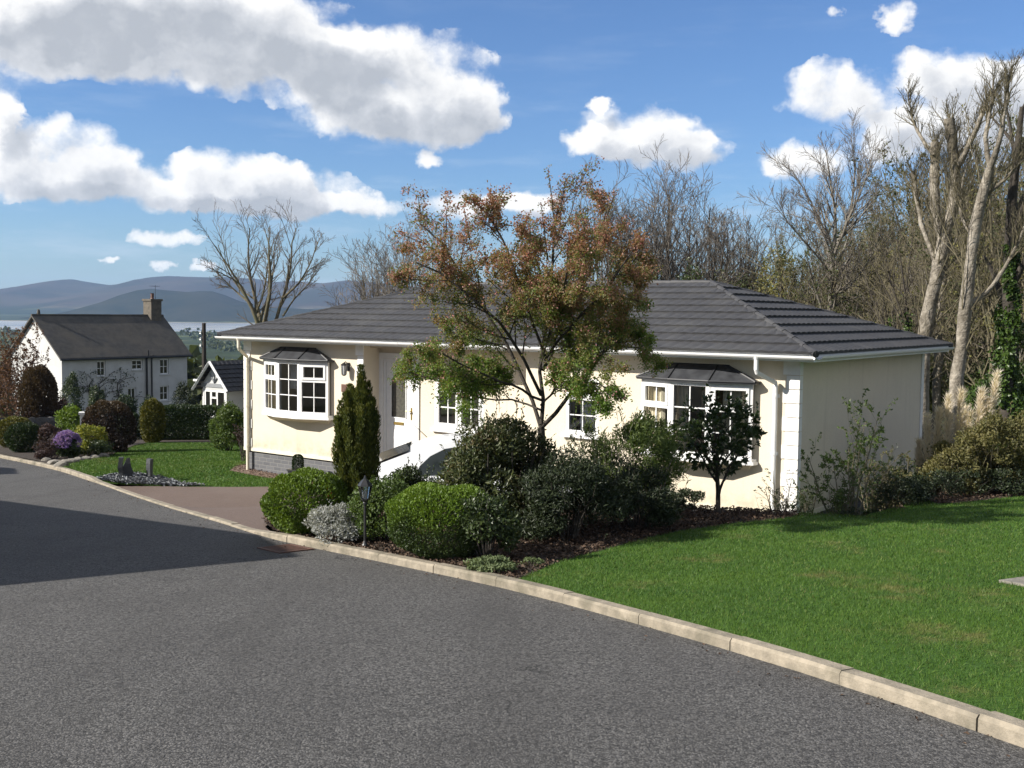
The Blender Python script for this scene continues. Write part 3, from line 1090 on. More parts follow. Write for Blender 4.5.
vis_right = lawn_right[(lawn_right[:, 1] > 2.5)]
vis_right = np.vstack([kerb_between((1180, 806), (513, 589)), lawn_edge, [[13, 17.5], [15, 8], [8, 1.5], [4.0, 2.0]], kerbline[:1] + kright[:1] * .105 + (kerbline[12:13] - kerbline[:1]) * .5])
blades('grass', vis_right, 400000, 0.024, 0.0045, 7.5)
blades('grass', np.array([p for p in lawn_left]), 90000, 0.035, 0.006)


# ------------------------------------------------------------------ building helpers
def rect_wall(mb, s0, s1, z0, z1, holes, t0, t1, ends=True, mi=0):
    """a wall slab along x from s0 to s1, faces at y=t0 (outside) and y=t1, with rectangular holes"""
    S = sorted({s0, s1, *[h[0] for h in holes], *[h[1] for h in holes]})
    Z = sorted({z0, z1, *[h[2] for h in holes], *[h[3] for h in holes]})
    for a, b in zip(S[:-1], S[1:]):
        for c, d in zip(Z[:-1], Z[1:]):
            m, n = (a + b) / 2, (c + d) / 2
            if any(h[0] < m < h[1] and h[2] < n < h[3] for h in holes):
                continue
            mb.quad((a, t0, c), (b, t0, c), (b, t0, d), (a, t0, d), mi)
            mb.quad((b, t1, c), (a, t1, c), (a, t1, d), (b, t1, d), mi)
    for a, b, c, d in holes:
        mb.quad((a, t0, c), (a, t0, d), (a, t1, d), (a, t1, c), mi)
        mb.quad((b, t0, d), (b, t0, c), (b, t1, c), (b, t1, d), mi)
        mb.quad((a, t0, d), (b, t0, d), (b, t1, d), (a, t1, d), mi)
        mb.quad((b, t0, c), (a, t0, c), (a, t1, c), (b, t1, c), mi)
    if ends:
        mb.quad((s0, t1, z0), (s0, t0, z0), (s0, t0, z1), (s0, t1, z1), mi)
        mb.quad((s1, t0, z0), (s1, t1, z0), (s1, t1, z1), (s1, t0, z1), mi)
        mb.quad((s0, t0, z1), (s1, t0, z1), (s1, t1, z1), (s0, t1, z1), mi)


def curtain_sheet(mb, x0, x1, y, z0, z1, tf, waves=22.0, amp=0.022):
    n = max(6, int((x1 - x0) / 0.02))
    x = np.linspace(x0, x1, n)
    yy = y + amp * np.sin(x * waves * 2.2) + amp * 0.5 * np.sin(x * waves * 5.1 + 1)
    V = np.array([(a, b, z) for z in (z0, z1) for a, b in zip(x, yy)])
    F = [(i, i + 1, n + i + 1, n + i) for i in range(n - 1)]
    mb.add(tf(V), F)


def local_tf(x0, y0, ang):
    c, s_ = math.cos(ang), math.sin(ang)

    def tf(V):
        V = np.asarray(V, float)
        return np.column_stack([x0 + V[:, 0] * c - V[:, 1] * s_, y0 + V[:, 0] * s_ + V[:, 1] * c, V[:, 2]])
    return tf


def window_unit(parent, tf, w, z0, z1, cols, fd=0.07, ow=0.055, curtain=None, part='window', frame_mat=None, bar=0.018):
    """a framed window w wide in its own frame of axes (x along, y inwards). cols: list of (width share, rows), rows from
    the top: (height share, bars across, bars down, opening sash?)"""
    fm = frame_mat or M['white']
    mb, gl = MB(), MB()
    mb.box(0, w, 0, fd, z0, z0 + ow, tf=tf)
    mb.box(0, w, 0, fd, z1 - ow, z1, tf=tf)
    mb.box(0, ow, 0.001, fd - 0.001, z0 + ow, z1 - ow, tf=tf)
    mb.box(w - ow, w, 0.001, fd - 0.001, z0 + ow, z1 - ow, tf=tf)
    tw = sum(c[0] for c in cols)
    x = ow
    iw, ih = w - 2 * ow, z1 - z0 - 2 * ow
    for ci, (cw, rows) in enumerate(cols):
        xa, xb = x, x + iw * cw / tw
        x = xb
        if ci:
            mb.box(xa - 0.025, xa + 0.025, 0.002, fd - 0.002, z0 + ow, z1 - ow, tf=tf)
        th = sum(r[0] for r in rows)
        z = z1 - ow
        for ri, (rh, nx, nz, sash) in enumerate(rows):
            zb, za = z, z - ih * rh / th
            z = za
            if ri:
                mb.box(xa + (0.025 if ci else 0), xb - (0.025 if ci < len(cols) - 1 else 0), 0.003, fd - 0.003, zb - 0.025, zb + 0.025, tf=tf)
            a0 = xa + (0.025 if ci else 0)
            a1 = xb - (0.025 if ci < len(cols) - 1 else 0)
            b0 = za + (0.025 if ri < len(rows) - 1 else 0)
            b1 = zb - (0.025 if ri else 0)
            if sash:
                sw = 0.045
                mb.box(a0, a1, -0.014, 0.03, b0, b0 + sw, tf=tf)
                mb.box(a0, a1, -0.014, 0.03, b1 - sw, b1, tf=tf)
                mb.box(a0, a0 + sw, -0.013, 0.029, b0 + sw, b1 - sw, tf=tf)
                mb.box(a1 - sw, a1, -0.013, 0.029, b0 + sw, b1 - sw, tf=tf)
                a0, a1, b0, b1 = a0 + sw, a1 - sw, b0 + sw, b1 - sw
            for i in range(1, nx):
                m = a0 + (a1 - a0) * i / nx
                mb.box(m - bar / 2, m + bar / 2, 0.016, 0.036, b0, b1, tf=tf)
            for i in range(1, nz):
                m = b0 + (b1 - b0) * i / nz
                mb.box(a0, a1, 0.017, 0.035, m - bar / 2, m + bar / 2, tf=tf)
            gl.add(tf(np.array([(a0 - .01, 0.025, b0 - .01), (a1 + .01, 0.025, b0 - .01), (a1 + .01, 0.025, b1 + .01), (a0 - .01, 0.025, b1 + .01)])), [(0, 1, 2, 3)])
    fr = mb.build(part, fm, parent)
    gl.build('pane', M['glass'], fr)
    if curtain:
        for cm, ca, cb, cz0, cz1, cy_ in curtain:
            c = MB()
            curtain_sheet(c, ca * w, cb * w, cy_, z0 + (z1 - z0) * cz0, z0 + (z1 - z0) * cz1, tf)
            c.build('curtain', M[cm], fr)
    return fr


def tiled_slope(mb, p00, p10, p01, p11, courses, lift=0.028, wave=0.20, amp=0.014, step=0.05, mi=0):
    """a roof slope from eave line p00-p10 to upper line p01-p11: stepped courses of profiled tiles"""
    p00, p10, p01, p11 = map(lambda v: np.asarray(v, float), (p00, p10, p01, p11))
    e = p10 - p00
    Le = np.linalg.norm(e)
    e = e / Le
    up = p01 - p00 - e * np.dot(p01 - p00, e)
    Lu = np.linalg.norm(up)
    u = up / Lu
    nrm = np.cross(e, u)
    x00, x01, x11 = 0.0, np.dot(p01 - p00, e), np.dot(p11 - p00, e)
    n = int(Le / step)
    xs = np.linspace(0, Le, n + 1)
    sec = np.abs(np.sin(np.pi * xs / wave)) ** 0.7 * amp
    for c in range(courses):
        da, db = Lu * c / courses, Lu * (c + 1) / courses
        la, lb = x01 * c / courses, x01 * (c + 1) / courses
        ra, rb = Le + (x11 - Le) * c / courses, Le + (x11 - Le) * (c + 1) / courses
        shift = 0.5 * wave * (c % 2)
        sc_ = np.abs(np.sin(np.pi * (xs + shift) / wave)) ** 0.7 * amp
        xa, xb = np.clip(xs, la, ra), np.clip(xs, lb, rb)
        low = p00 + e * xa[:, None] + u * (da - 0.01) + nrm * (lift + sc_)[:, None]
        hi = p00 + e * xb[:, None] + u * db + nrm * (0.004 + sc_ * 0.6)[:, None]
        bot = p00 + e * xa[:, None] + u * (da - 0.004) + nrm * (-0.004)
        V = np.vstack([bot, low, hi])
        k = n + 1
        F = [(i, i + 1, k + i + 1, k + i) for i in range(n)] + [(k + i, k + i + 1, 2 * k + i + 1, 2 * k + i) for i in range(n)]
        keep = [f for f in F if np.linalg.norm(V[f[0]] - V[f[1]]) + np.linalg.norm(V[f[2]] - V[f[3]]) > 0.004]
        mb.add(V, keep, mi)


# ------------------------------------------------------------------ the bungalow
def bungalow():
    root = thing('bungalow', 'cream rendered single-storey bungalow with white bay windows under a charcoal hipped roof', 'bungalow',
                 (HA[0], HA[1], ZF), -HT)
    WH = 2.30
    RS0, RS1, RD = 3.52, 7.4, 0.45            # recessed stretch with the front door
    BAYS = (1.68, 10.69)
    BZ0, BZ1 = 0.86, 1.93
    bw = 1.9
    holes_a = [(BAYS[0] - bw / 2 + .03, BAYS[0] + bw / 2 - .03, BZ0, BZ1)]
    holes_b = [(4.94, 6.12, 0.76, 1.86), (3.60, 4.46, 0.0, 2.03)]
    holes_c = [(8.24, 8.88, 0.95, 1.87), (BAYS[1] - bw / 2 + .03, BAYS[1] + bw / 2 - .03, BZ0 - .08, BZ1)]
    mb = MB()
    T = 0.16
    rect_wall(mb, 0, RS0, 0, WH, holes_a, 0, T)
    rect_wall(mb, RS0 - T, RS1 + T, 0, WH, holes_b, RD, RD + T)
    rect_wall(mb, RS1, HL, 0, WH, holes_c, 0, T)
    for x0, x1, y0, y1 in ((RS0 - T, RS0, T, RD), (RS1, RS1 + T, T, RD), (0, T, T, HW - T), (HL - T, HL, T, HW - T), (0, HL, HW - T, HW)):
        mb.box(x0, x1, y0, y1, 0, WH)
    mb.build('wall', M['render'], root)
    ib = MB()
    ib.box(T + .01, HL - T - .01, 1.9, 1.95, 0, WH - .02)
    ib.box(T + .01, HL - T - .01, RD + T + .01, HW - T - .01, 0.01, 0.05)
    ib.box(T + .01, HL - T - .01, T + .01, HW - T - .01, WH - .06, WH - .01)
    ib.box(7.5, 7.56, T + .01, 1.9, 0.05, WH - .06)
    ib.build('interior_wall', M['room'], root)
    # plinth and bottom trim
    pb = MB()
    for x0, x1, y0, y1 in ((0.03, RS0 - 0.03, 0.03, 0.14), (RS0 - .14, RS0 - .03, .14, RD + .14), (RS0 - .03, RS1 + .14, RD + .03, RD + .14), (RS1 + .03, RS1 + .14, .03, RD + .03), (RS1 + .14, HL - .03, 0.03, 0.14),
                           (0.03, 0.14, 0.14, HW - .03), (HL - .14, HL - .03, .14, HW - .03), (.14, HL - .14, HW - .14, HW - .03)):
        pb.box(x0, x1, y0, y1, -0.62, -0.02)
    pb.build('plinth', M['plinth'], root)
    tb = MB()
    tb.box(-0.025, RS0 + .025, -0.025, 0.0, -0.035, 0.035)
    tb.box(RS0, RS0 + .025, 0.0, RD - .025, -0.035, 0.035)
    tb.box(RS0 + .0, 3.56, RD - .025, RD, -0.035, 0.035)
    tb.box(4.50, RS1, RD - .025, RD, -0.035, 0.035)
    tb.box(RS1 - .025, HL + .025, -0.025, 0.0, -0.036, 0.034)
    tb.box(HL, HL + .025, 0.0, HW + .02, -0.036, 0.034)
    tb.box(-.025, 0, 0.0, HW + .02, -0.036, 0.034)
    tb.build('base_trim', M['trim'], root)
    # quoins
    def quoins(x0, x1, flip, wrap=0):
        q = MB()
        n = 11
        for i in range(n):
            z0, z1 = 0.04 + i * 0.205, 0.04 + i * 0.205 + 0.194
            short = 0.055 if i % 2 else 0.0
            a, b = (x0, x1 - short) if not flip else (x0 + short, x1)
            q.box(a, b, -0.02, 0.0, z0, z1)
            if wrap:
                wx = HL if wrap > 0 else 0
                q.box(wx if wrap > 0 else -.02, wx + .02 if wrap > 0 else 0, -0.02, 0.10, z0, z1)
        q.build('quoin', M['quoin'], root)
    quoins(0.0, 0.235, False, -1)
    quoins(12.07, HL, True, 1)
    quoins(3.31, 3.52, True)
    qb = MB()
    qb.box(HL, HL + .02, HW - .12, HW + .02, 0.04, 2.28)
    qb.build('quoin', M['quoin'], root)
    # soffit, fascia
    O = 0.34
    sb = MB()
    sb.box(-O, HL + O, -O, HW + O, WH + .002, WH + .03)
    sb.build('soffit', M['trim'], root)
    fb = MB()
    fb.box(-O - .02, HL + O + .02, -O - .02, -O, WH - .0, WH + .12)
    fb.box(-O - .02, HL + O + .02, HW + O, HW + O + .02, WH - .0, WH + .12)
    fb.box(-O - .02, -O, -O, HW + O, WH, WH + .12)
    fb.box(HL + O, HL + O + .02, -O, HW + O, WH, WH + .12)
    fb.build('fascia', M['white'], root)
    # roof
    e = O + .06
    ze, zr, ins = WH + .115, WH + 1.235, 2.93
    c00, c10, c11, c01 = (-e, -e, ze), (HL + e, -e, ze), (HL + e, HW + e, ze), (-e, HW + e, ze)
    r0, r1 = (ins, HW / 2, zr), (HL - ins, HW / 2, zr)
    rb = MB()
    tiled_slope(rb, c00, c10, r0, r1, 10)
    tiled_slope(rb, c10, c11, r1, r1, 9, lift=0.034, amp=0.016)
    tiled_slope(rb, c11, c01, r1, r0, 10)
    tiled_slope(rb, c01, c00, r0, r0, 9, lift=0.034)
    roof = rb.build('roof', M['tile'], root)
    for a, b in ((c00, r0), (c10, r1), (c11, r1), (c01, r0), (r0, r1)):
        a, b = np.array(a), np.array(b)
        n = int(np.linalg.norm(b - a) / 0.38)
        hb = MB()
        for i in range(n):
            p, q = a + (b - a) * i / n, a + (b - a) * (i + 1.04) / n
            hb.tubes(np.array([p + [0, 0, .0], q + [0, 0, -.005]]), np.array([0.052, 0.044]), 8, cap=True)
        hb.build('hip_cap' if a[2] < zr - .1 else 'ridge_cap', M['tile'], roof)
    # gutters, half round with brackets
    def gutter(p, q):
        p, q = np.array(p, float), np.array(q, float)
        d = unit(q - p)
        side = np.array([-d[1], d[0], 0])
        g = MB()
        a = np.linspace(math.pi, 2 * math.pi, 7)
        ro, ri_ = 0.056, 0.050
        prof = [(ro * math.cos(t), ro * math.sin(t)) for t in a] + [(ri_ * math.cos(t), ri_ * math.sin(t)) for t in a[::-1]]
        V = np.array([pt + side * x + np.array([0, 0, z]) for pt in (p, q) for x, z in prof])
        n = len(prof)
        g.add(V, [(i, (i + 1) % n, n + (i + 1) % n, n + i) for i in range(n)])
        for k in (0, 1):
            g.add(V[k * n:(k + 1) * n], [(i, i + 1, n - 2 - i, n - 1 - i) for i in range(6)])
        L = np.linalg.norm(q - p)
        for i in range(1, int(L / 2.9) + 1):            # union clips
            c = p + d * (i * 2.6)
            a2 = np.linspace(math.pi, 2 * math.pi, 7)
            V2 = np.array([c + d * k_ + side * 0.060 * math.cos(t) + np.array([0, 0, 0.060 * math.sin(t)]) for k_ in (-.03, .03) for t in a2])
            g.add(V2, [(j, j + 1, 8 + j, 7 + j) for j in range(6)])
        g.build('gutter', M['white'], root)
    gz = WH + .085
    gutter((-O - .06, -O - .075, gz), (HL + O + .04, -O - .075, gz))
    gutter((HL + O + .075, -O + .02, gz + .004), (HL + O + .075, HW + O, gz + .004))
    # downpipes with swan necks
    for x in (0.15, 11.975):
        d = MB()
        y0 = -O - .075
        xg = x + (0.16 if x < 1 else -0.15)
        pts = np.array([(xg, y0, gz - .03), (xg, y0, gz - .22), (xg, y0 + .02, gz - .26), (x, -0.07, gz - .42), (x, -.06, gz - .47), (x, -.06, 1.0), (x, -.06, -.46)])
        d.tubes(pts, np.full(7, 0.034), 10, cap=True)
        for z in (1.75, 0.9, 0.05):
            d.tubes(np.array([(x, -.06, z), (x, -.06, z + .05)]), np.array([.041, .041]), 10, cap=True)
            d.box(x - .05, x + .05, -.03, -.021, z, z + .05)
        d.tubes(np.array([(xg, y0, gz - .06), (xg, y0, gz - .02)]), np.array([.042, .05]), 10, cap=True)
        d.build('downpipe', M['trim'] if x < 1 else M['white'], root)
    # bay windows
    for i, bx in enumerate(BAYS):
        z0, z1 = (BZ0 if i == 0 else BZ0 - .06), BZ1
        al = math.radians(17)
        fwid = bw / (1 + 2 * math.cos(al))
        pj = fwid * math.sin(al) + 0.10
        xa, xb = bx - bw / 2, bx - fwid / 2
        bay = MB()
        top = [(xa - .02, 0.01), (xa, -0.10), (xb, -pj), (bx + fwid / 2, -pj), (bx + bw / 2, -0.10), (bx + bw / 2 + .02, 0.01)]
        # sill tray
        def tray(pts, za, zb, scale=1.0, mat_i=0):
            P = [((x - bx) * scale + bx, y * (1.25 if scale > 1 else 1)) for x, y in pts]
            n = len(P)
            V = [(x, y, za) for x, y in P] + [(x, y, zb) for x, y in P]
            bay.add(V, [(j, j + 1, n + j + 1, n + j) for j in range(n - 1)])
            for lay, z in ((V[:n], 0), (V[n:], 1)):
                c = [(bx, 0.01, lay[0][2])]
                bay.add(lay + c, [(j, j + 1, n) if z else (j + 1, j, n) for j in range(n - 1)])
        tray(top, z0 - .075, z0 - .03, 1.045)
        tray(top, z0 - .03, z0 + .01, 1.02)
        # cream apron sloping back under the sill
        apron = [((x - bx) * .98 + bx, y * .9) for x, y in top]
        n = len(apron)
        lowp = [((x - bx) * .92 + bx, min(0.008, y * .0 + .008), z0 - .19) for x, y in apron]
        # corner posts between facets
        for (x, y) in top[2:4]:
            bay.tubes(np.array([(x, y + .035, z0 + .01), (x, y + .035, z1)]), np.array([.04, .04]), 8)
        bayo = bay.build('bay_window', M['white'], root)
        ap = MB()
        ap.add([(x, y, z0 - .076) for x, y in apron] + lowp, [(n + j, n + j + 1, j + 1, j) for j in range(n - 1)])
        ap.build('apron', M['render'], bayo)
        cur = 'curtain_brown' if i == 0 else 'curtain_cream'
        for f in range(3):
            if f == 0:
                tf = local_tf(xa, -0.10, -al)
            elif f == 1:
                tf = local_tf(xb, -pj, 0)
            else:
                tf = local_tf(bx + fwid / 2, -pj, al)
            rows = [(1.0, 2, 3, False)] if f == 1 else [(0.36, 2, 1, True), (0.68, 2, 2, False)]
            if i == 0:
                ct = [('curtain_brown', 0.78, 1.02, 0.02, 0.98, 0.22)] if f == 2 else ([('curtain_cream', -.05, .2, 0.02, .98, .25)] if f == 0 else [('curtain_net', .1, .5, .45, .95, .30)])
            else:
                ct = [('curtain_cream', .02, .62, 0.0, .98, .12)] if f == 0 else ([('curtain_cream', .30, .97, 0.0, .98, .13)] if f == 2 else [('curtain_cream', .03, .36, 0.0, .98, .14), ('curtain_brown', .72, .97, 0.0, .98, .14)])
            window_unit(bayo, tf, fwid, z0 + .012, z1 - .002, [(1, rows)], curtain=ct, part='window_frame')
        # glazed-in room side things: a few ornaments on the inner sill
        # lead canopy
        cb = MB()
        zt = 2.185
        low = [(xa - .07, 0.005), (xa - .06, -0.16), (xb - .02, -pj - .07), (bx + fwid / 2 + .02, -pj - .07), (bx + bw / 2 + .06, -0.16), (bx + bw / 2 + .07, 0.005)]
        hi = [(bx - .52, 0.004), (bx - .50, -0.03), (bx - .34, -.05), (bx + .34, -.05), (bx + .50, -.03), (bx + .52, 0.004)]
        n = len(low)
        V = [(x, y, z1 - .002) for x, y in low] + [(x, y, z1 + .035) for x, y in low] + [(x, y, zt) for x, y in hi]
        cb.add(V, [(j, j + 1, n + j + 1, n + j) for j in range(n - 1)] + [(n + j, n + j + 1, 2 * n + j + 1, 2 * n + j) for j in range(n - 1)])
        cb.add([(x, y, zt) for x, y in hi], [(0, 1, 2), (0, 2, 3), (0, 3, 5), (3, 4, 5)])
        cb.add([(x, y, z1 - .002) for x, y in low], [(5, 4, 3), (5, 3, 2), (5, 2, 0), (2, 1, 0)])
        can = cb.build('canopy', M['lead'], bayo)
        rbm = MB()
        for j in range(1, n - 1):
            a, b = np.array([*low[j], z1 + .038]), np.array([*hi[j], zt + .004])
            rbm.tubes(np.array([a, b]), np.array([.018, .016]), 6, cap=True)
        for j in range(n - 1):
            rbm.tubes(np.array([[*low[j], z1 + .03], [*low[j + 1], z1 + .03]]), np.array([.016, .016]), 6)
        rbm.tubes(np.array([[*hi[0], zt], [*hi[-1], zt]]), np.array([.02, .02]), 6)
        rbm.build('canopy_rib', M['leadrib'], can)
    # plain windows
    window_unit(root, local_tf(4.94, RD + .0, 0), 1.18, 0.76, 1.86, [(1, [(1, 2, 3, True)]), (1, [(1, 2, 3, True)])], ow=.06, bar=.022,
                curtain=[('curtain_brown', .29, .49, 0.02, .98, .10), ('curtain_brown', .72, .97, .02, .98, .10), ('curtain_brown', .53, .60, .02, .98, .10)])
    sl = MB()
    sl.box(4.89, 6.17, RD - .07, RD - .001, .70, .758)
    sl.build('window_sill', M['white'], root)
    window_unit(root, local_tf(8.24, 0, 0), 0.64, 0.95, 1.87, [(1, [(.34, 2, 1, True), (.66, 2, 2, False)])],
                curtain=[('curtain_net', .34, 1.0, 0.02, .98, .12), ('curtain_cream', .0, .1, .02, .98, .15)])
    sl = MB()
    sl.box(8.19, 8.93, -.07, -.001, .885, .948)
    sl.build('window_sill', M['white'], root)
    # front door
    db = MB()
    yf = RD + .005
    db.box(3.602, 3.665, yf, yf + .07, 0, 2.03)
    db.box(4.395, 4.458, yf, yf + .07, 0, 2.03)
    db.box(3.665, 4.395, yf, yf + .07, 1.965, 2.03)
    fr = db.build('door_frame', M['white'], root)
    arch = MB()
    for a, b in ((3.50, 3.598), (4.462, 4.56)):
        arch.box(a, b, RD - .03, RD - .001, 0.0, 2.14)
    arch.box(3.598, 4.462, RD - .03, RD - .001, 2.035, 2.14)
    arch.build('door_surround', M['white'], root)
    dl = MB()
    cx, z0a, z1a, hw = 3.99, 0.88, 1.56, 0.20
    outline = [(cx - hw, z0a), (cx + hw, z0a)] + [(cx + hw * math.cos(t), z1a + hw * 1.02 * math.sin(t)) for t in np.linspace(0, math.pi, 13)]
    # the leaf, as a band of quads round the light
    ol = np.array(outline)
    x0, x1, zb, zt = 3.668, 4.392, 0.02, 1.962
    rectp = np.array([(x0, zb), (x1, zb)] + [(x1, z1a - .1)] + [(np.clip(cx + 0.75 * math.cos(t) * 1.3, x0, x1), min(zt, z1a - .1 + 1.2 * math.sin(t))) for t in np.linspace(0, math.pi, 13)[1:-1]] + [(x0, z1a - .1)])
    n = len(ol)
    V = [(x, yf + .02, z) for x, z in rectp] + [(x, yf + .02, z) for x, z in ol] + [(x, yf + .045, z) for x, z in ol]
    F = [(j, (j + 1) % n, n + (j + 1) % n, n + j) for j in range(n)] + [(n + j, n + (j + 1) % n, 2 * n + (j + 1) % n, 2 * n + j) for j in range(n)]
    dl.add(V, F)
    dl.box(x0, x1, yf + .046, yf + .064, zb, z0a)
    for a, b, c, d in ((3.76, 4.30, 0.16, 0.66),):
        dl.box(a, b, yf + .012, yf + .0195, c, d)
        dl.box(a + .06, b - .06, yf + .006, yf + .0118, c + .06, d - .06)
    ring = np.array([(x, yf + .018, z) for x, z in outline + outline[:1]])
    dl.tubes(ring, np.full(len(ring), .016), 6)
    dr = dl.build('front_door', M['white'], root)
    gl = MB()
    cc = np.array([[cx, yf + .04, (z0a + z1a) / 2]])
    gl.add(np.vstack([np.array([(x, yf + .04, z) for x, z in outline]), cc]), [(j, (j + 1) % n, n) for j in range(n)])
    gl.build('door_glass', surf('leaded_door_glass', (0.10, 0.095, 0.08), (0.05, 0.05, 0.045), 18, 0.12), dr)
    hb = MB()
    hb.box(4.315, 4.345, yf + .008, yf + .0195, 0.86, 1.10)
    hb.tubes(np.array([(4.33, yf, 1.03), (4.33, yf - .04, 1.03), (4.24, yf - .045, 1.03)]), np.full(3, .011), 6, cap=True)
    hb.build('door_handle', M['brass'], dr)
    lb = MB()
    lb.box(3.87, 4.13, yf + .008, yf + .0195, .745, .80)
    lb.build('letterbox', M['brass'], dr)
    stp = MB()
    stp.box(3.45, 4.65, RD - .5, RD + .02, -0.62, -.12)
    stp.build('door_step', M['stone'], root)
    # wall lantern
    lx, lz = 3.10, 1.80
    wl = MB()
    wl.box(lx - .04, lx + .04, -.02, -.001, lz - .02, lz + .14)
    wl.tubes(np.array([(lx, -.02, lz + .1), (lx, -.08, lz + .16), (lx, -.12, lz + .14)]), np.full(3, .01), 6, cap=True)
    wl.lathe([(.02, .14), (.07, .10), (.06, .09)], (lx, -.12, lz), 8)
    wl.lathe([(.045, -.09), (.03, -.11), (.0, -.12)], (lx, -.12, lz), 8)
    for a in np.arange(8) * math.pi / 4:
        wl.tubes(np.array([(lx + .045 * math.cos(a), -.12 + .045 * math.sin(a), lz - .09), (lx + .06 * math.cos(a), -.12 + .06 * math.sin(a), lz + .09)]), np.full(2, .006), 4)
    w = wl.build('wall_lantern', M['black'], root)
    lg = MB()
    lg.lathe([(.041, -.088), (.056, .088)], (lx, -.12, lz), 8)
    lg.build('lantern_glass', M['frost'], w)
    pq = MB()
    pq.box(2.92, 3.09, -.02, -.001, 1.36, 1.51)
    pq.build('plaque', M['plaque'], root)
    # small cctv-sized eaves lamp and meter vent
    mvt = MB()
    for j in range(3):
        mvt.box(9.15, 9.30, -.008 - .004 * (j % 2), -.001, .18 + j * .03, .202 + j * .03)
    mvt.build('vent', M['trim'], root)
    return root


bungalow()


# ------------------------------------------------------------------ growing things
def blob_leaves(n, size, lump=0.35, nl=26, shell=0.55, flat_bottom=True, asp=None):
    """n leaf sites on a lumpy bush that fills the half-unit ellipsoid of radii size (x, y, z), base at z=0"""
    sx, sy, sz = size
    c = rdir(nl)
    zz = rng.uniform(-.95, 1, nl)
    c = np.column_stack([unit(c[:, :2] + 1e-6) * np.sqrt(1 - np.where(zz < 0, zz * .45, zz)[:, None] ** 2), zz])
    c = c * rng.uniform(0.55, 0.78, (nl, 1))
    r = rng.uniform(0.6, 1.15, nl) * lump
    i = rng.integers(0, nl, n)
    d = rdir(n)
    rad = r[i] * rng.uniform(shell, 1.0, n) ** 0.6
    p = c[i] + d * rad[:, None]
    q = np.column_stack([p[:, 0] * sx, p[:, 1] * sy, (p[:, 2] + 1.0) * 0.5 * sz])
    out = unit(p + d * 0.6)
    if flat_bottom:
        k = q[:, 2] > 0.02 * sz
        q, out = q[k], out[k]
    return q, out


def stems(mb, size, n, r0, base_r=0.15, up=0.75):
    sx, sy, sz = size
    a = rng.uniform(0, 6.283, n)
    e = np.sqrt(rng.uniform(0.1, 0.8, n))
    tip = np.column_stack([np.cos(a) * sx * e, np.sin(a) * sy * e, sz * rng.uniform(0.45, up, n)])
    b = np.column_stack([np.cos(a) * sx * base_r * e, np.sin(a) * sy * base_r * e, np.full(n, -0.05)])
    m = b * 0.45 + tip * 0.55 + rng.normal(0, 0.05, (n, 3)) * np.array(size)
    m[:, 2] = sz * rng.uniform(0.25, 0.4, n)
    P = np.stack([b, m, tip], 1)
    P2 = np.stack([P[:, 0], (P[:, 0] + P[:, 1]) / 2, P[:, 1], (P[:, 1] + P[:, 2]) / 2, P[:, 2]], 1)
    R = np.linspace(1, 0.3, 5)[None] * r0 * rng.uniform(0.6, 1.2, n)[:, None]
    mb.tubes(P2, R, 5)


def bush(name, label, cat, loc, size, n, leaf, mat, group=None, up=0.4, nl=26, lump=0.42, stem='barkdark', aspect=0.5, shell=0.35, ns=14, sr=0.012, spray=0.0, tops=None, rotz=None):
    """a shrub: stems and a crown of leaves (things > stem, foliage)"""
    root = thing(name, label, cat, loc, rng.uniform(0, 6.28) if rotz is None else rotz, group)
    sm = MB()
    stems(sm, size, ns, sr)
    P, out = blob_leaves(n, size, lump, nl, shell)
    k = len(P)
    D = unit(out * 0.6 + rdir(k) * 0.9 + np.array([0, 0, up]))
    Nn = unit(out + rdir(k) * 0.8 + np.array([0, 0, 0.6]))
    L = rng.uniform(0.6, 1.25, k) * leaf
    mb = MB()
    mb.leaves(P - D * L[:, None] * 0.3, D, Nn, L, L * aspect)
    if spray:                                     # shoots that stand clear of the outline
        m = int(spray)
        P2, o2 = blob_leaves(m * 3, size, lump, nl, 0.9)
        P2, o2 = P2[:m], o2[:m]
        m = len(P2)
        dd = unit(o2 * 0.5 + np.array([0, 0, 0.9]) + rdir(m) * 0.3)
        ln = rng.uniform(0.08, 0.20, m) * size[2]
        for j in range(6):
            f = (j + 1) / 6
            pp = P2 + dd * (ln * f)[:, None]
            D2 = unit(dd + rdir(m) * 0.9)
            mb.leaves(pp, D2, rdir(m), leaf * rng.uniform(.6, 1, m), leaf * aspect * .8)
        sm.tubes(np.stack([P2, P2 + dd * ln[:, None]], 1), np.tile([[.003, .0015]], (m, 1)), 3)
    sm.build('stem', M[stem], root)
    mb.build('foliage', mat, root)
    return root


